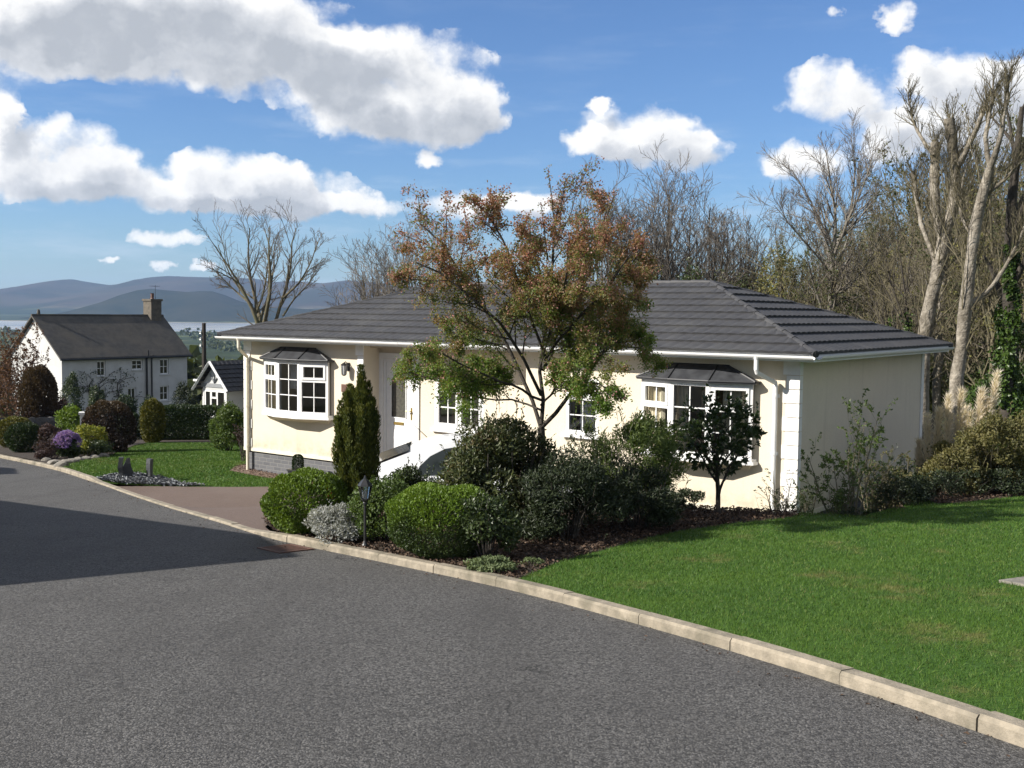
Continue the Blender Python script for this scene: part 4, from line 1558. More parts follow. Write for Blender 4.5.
def clipped(name, label, cat, loc, size, n, leaf, mat, group=None, rotz=0.0, power=3.0, dome=0.5, rough=0.05, aspect=0.55):
    """a clipped bush or hedge: dense small leaves on a rounded block"""
    root = thing(name, label, cat, loc, rotz, group)
    sx, sy, sz = size
    d = rdir(n)
    d[:, 2] = d[:, 2] * 0.95
    s = (np.abs(d) ** power).sum(1) ** (-1 / power)
    p = d * s[:, None]
    ph = rng.uniform(0, 6.28, 8)
    fr = rng.uniform(3, 9, (8, 3))
    w = sum(np.sin(p @ fr[j] + ph[j]) for j in range(8)) / 8
    inset = 1 + w * rough * 2.2 - rng.uniform(0, 1, n) ** 2 * 0.16
    p = p * inset[:, None]
    q = np.column_stack([p[:, 0] * sx, p[:, 1] * sy, (p[:, 2] + 1) * 0.5 * sz])
    k = q[:, 2] > 0.0
    q, d = q[k], d[k]
    m = len(q)
    g = unit(np.sign(p[k]) * np.abs(p[k]) ** (power - 1) / np.array([sx, sy, sz * .5]))
    D = unit(g * 0.55 + rdir(m) * 0.7 + np.array([0, 0, 0.45]))
    Nn = unit(g * 0.6 + rdir(m))
    L = rng.uniform(0.6, 1.3, m) * leaf
    sm = MB()
    stems(sm, (sx * .8, sy * .8, sz * .9), 10, 0.012)
    sm.build('stem', M['barkdark'], root)
    mb = MB()
    mb.leaves(q - D * L[:, None] * .4, D, Nn, L, L * aspect)
    mb.build('foliage', mat, root)
    return root


def limbs(P, R, m, t0, t1, ang, ratio, trop, K=5, wob=0.10, rr=0.6, r_end=0.35, ratio_var=0.35, end_bias=1.0, droop=0.0):
    """one more order of branches on every branch of P (N,K,3) with radii R (N,K): m each, tilted by ang from the parent"""
    N, KP, _ = P.shape
    L = np.linalg.norm(np.diff(P, axis=1), axis=2).sum(1)
    idx = np.repeat(np.arange(N), m)
    n = len(idx)
    t = t0 + (t1 - t0) * ((np.tile(np.arange(m), N) + rng.uniform(0.1, 0.9, n)) / m) ** end_bias
    u = t * (KP - 1)
    i0 = np.clip(u.astype(int), 0, KP - 2)
    f = (u - i0)[:, None]
    base = P[idx, i0] * (1 - f) + P[idx, i0 + 1] * f
    rad = R[idx, i0] * (1 - f[:, 0]) + R[idx, i0 + 1] * f[:, 0]
    T = unit(P[idx, i0 + 1] - P[idx, i0])
    side = unit(np.cross(T, rdir(n)))
    a = np.radians(rng.normal(ang, ang * 0.22, n))[:, None]
    d = unit(T * np.cos(a) + side * np.sin(a) + np.array([0, 0, trop]))
    ln = L[idx] * ratio * (1.15 - 0.5 * t) * rng.uniform(1 - ratio_var, 1 + ratio_var, n)
    q = [base]
    cur = d
    for j in range(K - 1):
        cur = unit(cur + rng.normal(0, wob, (n, 3)) + np.array([0, 0, trop * 0.25 - droop * j / K]))
        q.append(q[-1] + cur * (ln / (K - 1))[:, None])
    Q = np.stack(q, 1)
    r = np.minimum(rad * rr, rad * 0.95)[:, None] * np.linspace(1, r_end, K)[None]
    return Q, r


def trunk_line(pts, radii, K=9, wob=0.02):
    pts = np.asarray(pts, float)
    L = np.concatenate([[0], np.cumsum(np.linalg.norm(np.diff(pts, axis=0), axis=1))])
    u = np.linspace(0, L[-1], K)
    P = np.stack([np.interp(u, L, pts[:, j]) for j in range(3)], 1)
    for _ in range(1):
        Q = P.copy()
        Q[1:-1] = P[1:-1] * .6 + (P[2:] + P[:-2]) * .2
        P = Q
    P[1:] += rng.normal(0, wob * L[-1] / 10, (K - 1, 3))
    return P[None], np.interp(u, L, radii)[None]


def bare_tree(name, label, cat, loc, trunks, orders, bark, twig, group=None, leafy=None, min_r=0.003, sides=(9, 6, 4, 3, 3), rotz=0.0, twig_from=2, crown_name='crown', thin=1.0):
    """a tree: trunks given as polylines, orders of branching below them. > trunk (with the limbs), crown (twigs, leaves)"""
    root = thing(name, label, cat, loc, rotz, group)
    mb, cb = MB(), MB()
    Ps, Rs = [], []
    for pts, rad in trunks:
        P, R = trunk_line(pts, rad)
        R = R * thin
        mb.tubes(P, R, 10, cap=True)
        Ps.append(P)
        Rs.append(R)
    P, R = np.concatenate(Ps), np.concatenate(Rs)
    last = (P, R)
    for j, o in enumerate(orders):
        P, R = limbs(*last, **o)
        R = np.maximum(R, min_r)
        (mb if j < twig_from - 1 else cb).tubes(P, R, sides[min(j + 1, len(sides) - 1)])
        last = (P, R)
    mats = [M[twig]]
    if leafy:
        mats.append(leafy['mat'])
        P, R = last
        n = leafy['n']
        i = rng.integers(0, len(P), n)
        u = rng.uniform(0.15, 1, n) * (P.shape[1] - 1.001)
        k = u.astype(int)
        f = (u - k)[:, None]
        c = P[i, k] * (1 - f) + P[i, k + 1] * f
        D = unit(rdir(n) + np.array([0, 0, 0.2]))
        L = leafy['size'] * rng.uniform(.6, 1.3, n)
        cb.leaves(c, D, rdir(n), L, L * leafy.get('asp', .6), mi=1)
    mb.build('trunk', M[bark], root, smooth=True)
    cb.build(crown_name, mats, root)
    return root


G = lambda *c: tuple(c)
M['lf_lime'] = leafmat('lime_green_leaf', [G(.045, .080, .010), G(.105, .170, .018), G(.165, .24, .030)], .5, .3, 3.0)
M['lf_privet'] = leafmat('clipped_green_leaf', [G(.022, .038, .010), G(.036, .062, .013), G(.058, .088, .018)], .5, .25, 3.0,
                         top=(0.28, 0.50, [G(.060, .110, .010), G(.115, .190, .016), G(.17, .245, .026)]))
M['lf_limemid'] = leafmat('fresh_green_leaf', [G(.035, .062, .014), G(.085, .135, .026), G(.15, .20, .045)], .5, .3, 2.5)
M['lf_dark'] = leafmat('dark_evergreen_leaf', [G(.020, .034, .011), G(.040, .062, .018), G(.075, .100, .028)], .42, .15, 3.0)
M['lf_darkred'] = leafmat('dark_leaf_bronze_tip', [G(.022, .034, .012), G(.048, .064, .020), G(.080, .092, .032), G(.13, .085, .048)], .45, .2, 2.4)
M['lf_yew'] = leafmat('near_black_needle', [G(.010, .018, .007), G(.020, .032, .010), G(.036, .048, .016)], .55, .1, 3.0)
M['lf_willow'] = leafmat('narrow_green_leaf', [G(.055, .085, .022), G(.10, .15, .038), G(.15, .20, .062), G(.20, .24, .10)], .5, .4, 2.0)
M['lf_conifer'] = leafmat('conifer_spray', [G(.024, .040, .009), G(.058, .078, .014), G(.11, .125, .022), G(.18, .17, .032)], .65, .2, 3.2)
M['lf_grey'] = leafmat('silver_leaf', [G(.16, .17, .15), G(.30, .31, .29), G(.46, .46, .45)], .8, .15, 6)
M['lf_bay'] = leafmat('bay_leaf', [G(.014, .028, .009), G(.030, .052, .014), G(.055, .082, .022)], .38, .15, 3)
M['lf_olive'] = leafmat('olive_leaf', [G(.055, .058, .018), G(.10, .098, .030), G(.155, .14, .048), G(.21, .18, .075)], .6, .3, 1.3)
M['lf_yellow'] = leafmat('yellow_variegated_leaf', [G(.06, .10, .015), G(.20, .22, .03), G(.36, .34, .06)], .5, .3, 3)
M['lf_gold'] = leafmat('golden_conifer', [G(.035, .045, .008), G(.10, .10, .014), G(.17, .15, .02)], .6, .2, 2)
M['lf_maroon'] = leafmat('maroon_leaf', [G(.016, .012, .009), G(.035, .024, .017), G(.065, .036, .028)], .5, .2, 2, top=(.9, 1.5, [G(.04, .03, .016), G(.075, .05, .028), G(.10, .07, .035)]))
M['lf_purple'] = leafmat('purple_brown_leaf', [G(.030, .018, .020), G(.060, .036, .036), G(.09, .055, .05)], .6, .2, 3)
M['petal'] = leafmat('lilac_petal', [G(.14, .08, .28), G(.26, .17, .46), G(.42, .33, .62)], .7, .3, 5)
M['lf_hedge'] = leafmat('hedge_leaf', [G(.012, .024, .008), G(.022, .042, .011), G(.040, .064, .018)], .5, .2, 1.0)
M['lf_mid'] = leafmat('mid_green_leaf', [G(.040, .068, .016), G(.072, .115, .024), G(.115, .165, .040)], .5, .3, 2)
M['lf_crab'] = leafmat('crab_apple_leaf', [G(.060, .110, .018), G(.11, .19, .030), G(.17, .25, .048), G(.26, .17, .10)], .5, .45, 2.6,
                       top=(1.4, 3.4, [G(.10, .18, .045), G(.19, .18, .080), G(.31, .14, .11), G(.42, .25, .20)]))
M['bud'] = leafmat('crab_apple_bud', [G(.26, .07, .07), G(.42, .18, .17), G(.56, .36, .33)], .6, .25, 3)
M['lf_bronze'] = leafmat('bronze_leaf', [G(.07, .035, .022), G(.13, .065, .040), G(.19, .11, .07)], .6, .3, 1.5)
M['lf_ivy'] = leafmat('ivy_leaf', [G(.018, .040, .008), G(.045, .085, .014), G(.09, .14, .025)], .4, .2, 1.5)
M['lf_wood'] = leafmat('woodland_leaf', [G(.030, .046, .012), G(.062, .078, .022), G(.10, .11, .034)], .6, .25, .5)
M['lf_budding'] = leafmat('budding_leaf', [G(.12, .12, .04), G(.19, .18, .06), G(.26, .23, .09)], .7, .3, .8)
M['plume'] = leafmat('pampas_plume', [G(.56, .49, .42), G(.70, .63, .55), G(.80, .74, .66)], .9, .35, 4)
M['straw'] = leafmat('straw_blade', [G(.12, .11, .04), G(.25, .21, .095), G(.38, .33, .18)], .8, .3, 3)
M['cover'] = leafmat('pale_ground_cover_leaf', [G(.07, .10, .04), G(.13, .17, .075), G(.20, .24, .12)], .7, .25, 5)


def gp(px, py):
    p = gpt(px, py)
    p[2] = float(land(p[0], p[1]))
    return p


def gxy(x, y):
    return np.array([x, y, float(land(x, y))])


def at_ground(px, Y):
    """ground point straight below image column px at depth Y"""
    d = ray(px, 400)
    x = d[0] * Y
    return np.array([x, Y, float(land(x, Y)) if Y < 40 else float(terrain(x, Y)) + .02])


def top_to_h(px, py, base):
    return at(px, py, base[1])[2] - base[2]


# --- the planted bed in front of the bungalow
p = gp(308, 533)
clipped('clipped_shrub', 'low lime green rounded shrub at the corner of the brown drive', 'shrub', p, (0.46, 0.43, 0.69), 16000, 0.036, M['lf_lime'], power=2.3, rough=.085)
p = gp(333, 541)
bush('silver_shrub', 'small silver leaved mound beside the kerb under the lamp post', 'shrub', p, (0.33, 0.27, 0.37), 5200, 0.038, M['lf_grey'], aspect=.35, nl=22, lump=.45, stem='twig', ns=12, sr=.006)


def conifer_column():
    p = gp(357, 530)
    root = thing('columnar_conifer', 'tall narrow two-topped dark green conifer standing before the front door', 'conifer', p)
    root.scale = (.92, .92, .93)
    tr = MB()
    tr.tubes(np.array([(0, 0, -.05), (.01, 0, .5), (-.06, .02, 1.1)]), np.array([.05, .045, .02]), 7)
    tr.tubes(np.array([(0, 0, .1), (.08, 0, .6), (.07, 0, 1.6)]), np.array([.04, .03, .012]), 7)
    tr.build('trunk', M['barkdark'], root)
    mb = MB()
    for cx, cy_, r, h, n in ((.08, 0, .12, 1.98, 14000), (.06, -.02, .17, 1.72, 9000), (-.09, .0, .12, 1.74, 12000), (-.08, .02, .16, 1.45, 8000), (.0, .06, .16, 1.62, 7000), (-.01, -.08, .18, 1.45, 9000), (.16, -.02, .11, 1.50, 7000), (-.17, -.03, .10, 1.36, 6500), (0, 0, .22, .8, 7000)):
        # upright plumes packed into the column
        npl = 44
        a = rng.uniform(0, 6.28, npl)
        zz = rng.uniform(0.02, 0.9, npl) * h
        pr = r * (0.55 + 0.5 * np.sin(np.clip(zz / h, 0, 1) * 2.2 + .5)) * rng.uniform(.3, 1, npl)
        bx, by = cx + np.cos(a) * pr, cy_ + np.sin(a) * pr
        ln = rng.uniform(.22, .45, npl) * (1 - .35 * zz / h)
        i = rng.integers(0, npl, n)
        t = rng.uniform(0, 1, n)
        wv = 0.036 * np.sin(np.clip(t, 0, 1) * 2.7 + .3)
        o = rdir(n)
        o[:, 2] *= .3
        P = np.column_stack([bx[i], by[i], np.minimum(zz[i] + ln[i] * t, h)]) + o * wv[:, None]
        k = (P[:, 2] > .02)
        P, o = P[k], o[k]
        m = len(P)
        D = unit(np.array([0, 0, 1.0]) + o * .6 + rdir(m) * .35)
        L = rng.uniform(.022, .055, m)
        mb.leaves(P, D, unit(o + rdir(m) * .4), L, L * .38)
    mb.build('foliage', M['lf_conifer'], root)


conifer_column()


def garden_lamp():
    p = gp(365, 547)
    root = thing('garden_lamp', 'black post lantern standing in the bed behind the kerb', 'lamp', p)
    root.scale = (.78, .78, .92)
    po = MB()
    po.lathe([(.045, -.05), (.045, .02), (.03, .04), (.018, .07), (.018, .46), (.028, .47), (.028, .49), (.02, .50)], n=10)
    po.build('post', M['black'], root)
    la = MB()
    la.lathe([(.03, .50), (.055, .52), (.055, .53)], n=6)
    la.lathe([(.098, .675), (.09, .69), (.045, .735), (.02, .75), (.012, .78), (.0, .79)], n=6)
    for a in np.arange(6) * math.pi / 3:
        la.tubes(np.array([(.052 * math.cos(a), .052 * math.sin(a), .53), (.088 * math.cos(a), .088 * math.sin(a), .675)]), np.full(2, .006), 4)
    ln = la.build('lantern', M['black'], root)
    g = MB()
    g.lathe([(.048, .531), (.082, .674)], n=6)
    g.build('lantern_glass', glassmat('lantern_pane', (.8, .82, .8), .10), ln)
    b = MB()
    b.lathe([(.014, .53), (.018, .56), (.024, .60), (.0, .635)], n=8)
    b.build('bulb', M['white'], ln)


garden_lamp()

p = gp(384, 541)
bush('shrub', 'loose olive green shrub just right of the garden lamp', 'shrub', p, (0.34, 0.34, 0.72), 7500, 0.042, M['lf_mid'], nl=24, stem='barkdark', aspect=.5, spray=30)
p = gxy(-1.15, 12.9)
bush('shrub', 'dark shrub in front of the white car between lamp and big bush', 'shrub', p, (0.42, 0.42, 0.70), 7000, 0.045, M['lf_dark'], nl=24, spray=60)
p = gp(440, 556)
clipped('clipped_hedge', 'rounded clipped hedge with bright lime top in the front bed', 'hedge', p, (0.50, 0.43, 0.67), 26000, 0.026, M['lf_privet'], power=2.6, rough=.075, rotz=-.5)
p = gp(487, 560)
bush('shrub', 'dull green shrub leaning on the right side of the clipped hedge', 'shrub', p, (0.30, 0.30, 0.62), 5200, 0.042, M['lf_dark'], nl=20, spray=30)
p = gxy(-.10, 11.9)
bush('large_shrub', 'big dark bronze tipped bush under the crab apple tree', 'shrub', p, (0.84, 0.66, 1.28), 26000, 0.058, M['lf_darkred'], nl=46, lump=.34, spray=160, aspect=.42, sr=.018, ns=22)
p = gxy(.60, 11.25)
bush('large_shrub', 'near black dense bush right of the crab apple trunk', 'shrub', p, (0.74, 0.60, .90), 19000, 0.050, M['lf_yew'], nl=36, lump=.36, aspect=.3, spray=90)
p = gxy(1.42, 12.15)
bush('large_shrub', 'dark low bush at the lawn edge below the airy willow-leaved shrub', 'shrub', p, (0.58, 0.50, 0.80), 11000, 0.050, M['lf_yew'], nl=28, lump=.36, aspect=.3, spray=50)
p = gxy(1.55, 13.2)
bush('willow_leaved_shrub', 'airy light green shrub with narrow leaves under the right bay window', 'shrub', p, (0.64, 0.55, 1.36), 11000, 0.075, M['lf_willow'], nl=44, lump=.26, aspect=.22, spray=260, shell=.2, stem='twig', ns=30)
p = gxy(.95, 13.5)
bush('willow_leaved_shrub', 'thin pale shoots of a narrow leaved shrub left of the airy shrub', 'shrub', p, (0.34, 0.34, 1.22), 1500, 0.07, M['lf_willow'], nl=24, lump=.26, aspect=.22, spray=70, shell=.2, stem='twig', ns=14, sr=.007)
p = gp(492, 572)
bush('ground_cover_plant', 'pale green mat plant on the bark mulch by the kerb', 'plant', p, (0.22, 0.18, 0.13), 2600, 0.030, M['cover'], nl=24, ns=8, sr=.004, stem='twig')
p = gp(533, 566)
bush('ground_cover_plant', 'small sparse tuft at the corner of the lawn', 'plant', p, (0.12, 0.10, 0.08), 380, 0.028, M['cover'], nl=12, ns=5, sr=.003, stem='twig')


def crab_apple():
    p = gxy(.36, 12.4)
    root = thing('crab_apple_tree', 'spreading crab apple tree with bronze and green leaves in the front bed', 'tree', p, 0.0)
    Y = p[1]

    def L(px, py, dy=0.0):
        q = at(px, py, Y + dy)
        return q - p
    tr, cr = MB(), MB()
    base, fork = np.array([0, 0, -.1]), L(541, 428)
    P0, R0 = trunk_line([base, L(543, 470), fork], [.062, .050, .042], K=7, wob=.008)
    tr.tubes(P0, R0, 10)
    main = [([fork, L(540, 380), L(546, 330, .1), L(552, 270, .1), L(556, 235), L(558, 205)], .034),
            ([fork, L(565, 402), L(592, 368, -.1), L(622, 325, -.2), L(640, 280, -.2)], .036),
            ([fork, L(528, 385, .2), L(500, 335, .3), L(470, 280, .3), L(442, 240, .3), L(420, 222, .3)], .034),
            ([L(541, 395), L(520, 350, -.4), L(490, 310, -.7), L(455, 285, -.8), L(415, 262, -.8)], .028),
            ([L(543, 370), L(560, 330, .5), L(585, 285, .6), L(600, 240, .6), L(607, 205, .6)], .028),
            ([L(545, 385), L(580, 355, .4), L(620, 345, .5), L(652, 350, .5)], .022),
            ([L(541, 400), L(510, 385, -.5), L(475, 372, -.8), L(440, 352, -.9)], .022),
            ([L(543, 350), L(520, 290, -.3), L(505, 240, -.4), L(480, 205, -.4)], .024),
            ([L(545, 360), L(575, 320, -.6), L(608, 290, -.8), L(632, 250, -.8)], .024),
            ([L(541, 405), L(560, 385, -.7), L(590, 378, -1.0), L(612, 392, -1.1)], .018),
            ([L(541, 410), L(515, 398, .3), L(480, 400, .5), L(430, 375, .5), L(408, 372, .5)], .018),
            ([L(545, 340), L(545, 285, .8), L(530, 240, 1.0)], .022),
            ([L(546, 345), L(565, 290, -.9), L(570, 240, -1.0)], .022)]
    Ps, Rs = [], []
    for pts, r in main:
        r *= .74
        P, R = trunk_line(pts, [r] + [r * (1 - .75 * (i + 1) / len(pts)) for i in range(len(pts) - 1)], K=9, wob=.05)
        tr.tubes(P, R, 7)
        Ps.append(P)
        Rs.append(R)
    for pa, pb in ((L(556, 235), L(548, 168)), (L(558, 225), L(566, 176)), (L(548, 260), L(541, 205)), (L(470, 240, .2), L(463, 205, .2)), (L(607, 215, .5), L(616, 190, .5))):
        P, R = trunk_line([pa, (pa + pb) / 2, pb], [.010, .007, .003], K=9, wob=.03)
        tr.tubes(P, R, 5)
        sp_ = P[0][rng.integers(2, 9, 90)] + rng.normal(0, .022, (90, 3))
        cr.leaves(sp_, rdir(90), rdir(90), rng.uniform(.02, .036, 90), .019, mi=1)
    P, R = np.concatenate(Ps), np.concatenate(Rs)
    a = limbs(P, R, 14, .24, 1.0, 52, .29, .10, K=5, wob=.14, rr=.6)
    tr.tubes(a[0], np.maximum(a[1], .0035), 5)
    b = limbs(*a, 5, .2, 1, 50, .42, .08, K=4, wob=.16, rr=.6)
    cr.tubes(b[0], np.maximum(b[1], .0022), 3)
    c = limbs(*b, 3, .3, 1, 48, .5, .05, K=3, wob=.15)
    cr.tubes(c[0], np.maximum(c[1], .0015), 3)
    for (PP, n) in ((b[0], 38000), (c[0], 68000), (a[0], 12000)):
        i = rng.integers(0, len(PP), n)
        u = rng.uniform(.1, 1, n) * (PP.shape[1] - 1.001)
        k = u.astype(int)
        f = (u - k)[:, None]
        q = PP[i, k] * (1 - f) + PP[i, k + 1] * f
        keep = rng.uniform(0, 1, n) < np.clip(1.15 - .30 * np.abs(q[:, 2] - 2.0), .25, 1)
        keep &= q[:, 2] > 1.05 + .25 * rng.uniform(0, 1, n)
        q = q[keep]
        m = len(q)
        q = q + rng.normal(0, .032, (m, 3))
        D = unit(rdir(m) + np.array([0, 0, .15]))
        ln = rng.uniform(.018, .038, m)
        cr.leaves(q, D, unit(rdir(m) + np.array([0, 0, .5])), ln, ln * .62, mi=1)
    q = c[0][rng.integers(0, len(c[0]), 6000), -1] + rng.normal(0, .025, (6000, 3))
    q = q[q[:, 2] > 1.5]
    cr.leaves(q, rdir(len(q)), rdir(len(q)), .022, .018, mi=2)
    tr.build('trunk', M['barkdark'], root, smooth=True)
    cr.build('crown', [M['barkdark'], M['lf_crab'], M['bud']], root)


crab_apple()


def bay_tree():
    p = gp(718, 514)
    root = thing('bay_tree', 'small round headed bay tree before the right bay window', 'tree', p)
    tr = MB()
    P0, R0 = trunk_line([(0, 0, -.08), (.0, .01, .25), (-.03, 0, .6), (-.04, .02, 1.0)], [.035, .03, .026, .014], K=7, wob=.02)
    tr.tubes(P0, R0, 8)
    a = limbs(P0, R0, 12, .2, .95, 52, .62, .25, K=5, wob=.12, rr=.6)
    tr.tubes(a[0], np.maximum(a[1], .005), 5)
    b = limbs(*a, 3, .3, .95, 42, .45, .2, K=4, wob=.14)
    tr.tubes(b[0], np.maximum(b[1], .003), 4)
    tr.build('trunk', M['barkdark'], root, smooth=True)
    mb = MB()
    nc = 190
    c = rdir(nc) * (rng.uniform(.15, 1, (nc, 1)) ** .45) * np.array([.56, .48, .48]) + np.array([.0, 0, .97])
    c = c[~((c[:, 2] < .62) & (np.abs(c[:, 0]) > .35))]
    n = len(c) * 11
    i = np.repeat(np.arange(len(c)), 11)
    D = unit(rdir(n) + unit(c - [0, 0, .8])[i] * .7 + np.array([0, 0, .3]))
    L = rng.uniform(.055, .10, n)
    mb.leaves(c[i] + rdir(n) * .02, D, unit(rdir(n) + np.array([0, 0, .7])), L, L * .45)
    # a few taller shoots
    for sx, h in ((-.2, 1.62), (-.06, 1.55), (.28, 1.5), (.45, 1.38), (-.42, 1.45)):
        k = 16
        zz = np.linspace(1.1, h, k)
        q = np.column_stack([sx + rng.normal(0, .015, k), rng.normal(0, .02, k), zz])
        mb.leaves(q, unit(rdir(k) + np.array([0, 0, .6])), rdir(k), rng.uniform(.05, .085, k), .036)
    mb.build('crown', M['lf_bay'], root)


bay_tree()


def wispy(name, label, loc, h, spread, nst, mat, nleaf, leaf, bark='twigolive', low=0.1, asp=.5, seed=0, cat='shrub'):
    """a thin upright shrub of many stems with sparse leaves"""
    root = thing(name, label, cat, loc, rng.uniform(0, 6.28))
    tr, cr = MB(), MB()
    Ps, Rs = [], []
    for i in range(nst):
        a, e = rng.uniform(0, 6.28), rng.uniform(.2, 1)
        hh = h * rng.uniform(.65, 1)
        dx, dy = math.cos(a) * spread * e, math.sin(a) * spread * e
        P, R = trunk_line([(dx * .12, dy * .12, -.05), (dx * .4, dy * .4, hh * .4), (dx * .75, dy * .75, hh * .75), (dx, dy, hh)], [.014, .011, .007, .003], K=7, wob=.08)
        tr.tubes(P, R, 5)
        Ps.append(P)
        Rs.append(R)
    P, R = np.concatenate(Ps), np.concatenate(Rs)
    a = limbs(P, R, 9, .15, .98, 40, .3, .2, K=4, wob=.15)
    cr.tubes(a[0], np.maximum(a[1], .002), 3)
    b = limbs(*a, 3, .2, 1, 42, .45, .15, K=3, wob=.15)
    cr.tubes(b[0], np.maximum(b[1], .0014), 3)
    PP = b[0]
    i = rng.integers(0, len(PP), nleaf)
    u = rng.uniform(.1, 1, nleaf) * 1.99
    k = u.astype(int)
    f = (u - k)[:, None]
    q = PP[i, k] * (1 - f) + PP[i, k + 1] * f
    q = q[q[:, 2] > low]
    L = rng.uniform(.6, 1.2, len(q)) * leaf
    cr.leaves(q, unit(rdir(len(q)) + [0, 0, .3]), rdir(len(q)), L, L * asp, mi=1)
    tr.build('stem', M[bark], root)
    cr.build('foliage', [M[bark], mat], root)
    return root


wispy('tall_shrub', 'tall thin leafed shrub against the shaded end wall, yellow at the top', gxy(4.35, 14.2), 1.95, .55, 7, M['lf_mid'], 2600, .05)
wispy('tall_shrub', 'low twiggy shrub at the right front corner of the bungalow', gxy(3.95, 14.6), 1.25, .30, 7, M['lf_dark'], 1500, .04)
wispy('tall_shrub', 'sparse grey green shrub right of the tall thin one', gxy(4.95, 14.9), 1.25, .55, 9, M['lf_dark'], 2200, .04)
wispy('tall_shrub', 'bare looking low bush on the bank under the end wall', gxy(5.45, 15.4), 1.05, .5, 8, M['lf_olive'], 1800, .04)
wispy('tall_shrub', 'fine twiggy shoots in front of the white corner quoins', gxy(3.55, 14.35), 1.1, .3, 6, M['lf_dark'], 420, .035)
for i, (px, Y, h, w) in enumerate([(742, 14.7, .30, .3), (780, 14.4, .26, .34), (812, 14.2, .30, .36), (868, 14.0, .34, .4), (905, 14.6, .45, .45), (690, 14.3, .24, .3), (660, 13.4, .22, .3), (938, 15.3, .42, .5), (975, 15.6, .45, .55), (1012, 15.8, .42, .55), (1040, 16.0, .45, .6), (922, 14.9, .35, .4)]):
    bush('bank_plant', ['low dark ground plant on the bank right of the bay tree', 'low dark mat plant under the right downpipe', 'dark hummock of ground cover below the corner quoins', 'dark ground cover at the foot of the tall thin shrub',
                        'dark rounded ground cover below the shaded end wall', 'low dark mat plant left of the bay tree stem', 'dark ground cover beside the airy shrub', 'dark mound below the left pampas clump', 'dark mound at the lawn edge before the straw coloured shrub', 'dark mound at the lawn edge near the right border', 'dark mound half out of the frame at the right', 'dark mound between end wall and pampas'][i], 'plant', at_ground(px, Y), (w, w * .7, h), 1700, .04, M['lf_yew'], nl=16, group='dark ground cover along the bank', sr=.005)


def pampas(px, Y, heights, label):
    p = at_ground(px, Y)
    root = thing('pampas_grass', label, 'grass clump', p)
    root.scale = (.9, .9, .88)
    bl = MB()
    n = 900
    a = rng.uniform(0, 6.28, n)
    ln = rng.uniform(.5, 1.15, n)
    e = rng.uniform(.1, .55, n)
    dirs = np.column_stack([np.cos(a), np.sin(a), np.zeros(n)])
    t = np.linspace(0, 1, 5)
    P = np.stack([dirs * (e * (tt ** 1.4) + .05)[:, None] + np.array([0, 0, 1.0]) * (ln * (1.5 * tt - .75 * tt ** 2))[:, None] for tt in t], 1)
    bl.tubes(P, np.tile(np.array([.006, .006, .005, .004, .001]), (n, 1)), 3)
    bl.build('blade', M['straw'], root)
    bl = root.children[0]
    bl['kind'] = 'stuff'
    for dx, dy, h, lean in heights:
        s = MB()
        s.tubes(np.array([(dx * .3, dy * .3, 0), (dx, dy, h * .6), (dx + lean, dy, h)]), np.array([.006, .005, .003]), 4)
        st_ = s.build('stem', M['straw'], root)
        f = MB()
        k = 900
        t = rng.uniform(0, 1, k)
        c = np.column_stack([dx + lean * (t * .5 + .5), np.full(k, dy), h * (.58 + .42 * t)])
        r = .062 * (np.sin(np.clip(t * .9 + .1, 0, 1) ** .7 * math.pi) ** .8) * (1.1 - .5 * t)
        o = rdir(k)
        f.leaves(c + o * r[:, None] * .35, unit(o * .65 + np.array([.12, 0, .9])), rdir(k), rng.uniform(.08, .19, k), .009)
        f.build('plume', M['plume'], st_)


pampas(934, 17.4, [(-.06, 0, 1.92, -.05), (.08, .1, 2.05, .05), (-.18, .1, 1.45, -.02), (.2, 0, 1.5, .05)], 'left pampas grass clump, two tall plumes beside the house end')
pampas(953, 17.2, [(-.06, 0, 1.9, -.03), (.10, .05, 2.0, .06), (.22, 0, 1.6, .08)], 'middle pampas grass clump, pale plumes before a big trunk')
pampas(972, 17.6, [(.05, 0, 1.82, .12), (.16, 0, 1.65, .14), (.3, .1, 2.15, .17), (-.1, 0, 1.5, -.02)], 'right pampas grass clump, plumes leaning to the right')
bush('shrub', 'olive brown hedge-like shrub at the right edge behind the lawn', 'shrub', at_ground(1000, 16.2), (1.0, .55, 1.2), 13000, .05, M['lf_olive'], nl=44, lump=.3, stem='twigolive', spray=140, ns=40)
bush('shrub', 'straw coloured low shrub in front of the pampas grass', 'shrub', at_ground(955, 16.0), (.62, .40, .80), 7500, .05, M['lf_olive'], nl=36, lump=.3, stem='twigolive', spray=110, ns=30)
bush('shrub', 'yellow green shrub between end wall and pampas grass', 'shrub', at_ground(912, 17.0), (.42, .42, 1.15), 4200, .05, M['lf_mid'], nl=30, lump=.3, stem='twigolive', spray=60, ns=20)
bush('shrub', 'olive shrub running out of the frame on the right', 'shrub', at_ground(1062, 17.0), (1.0, .7, 1.3), 11000, .05, M['lf_olive'], nl=40, lump=.3, stem='twigolive', spray=100, ns=30)


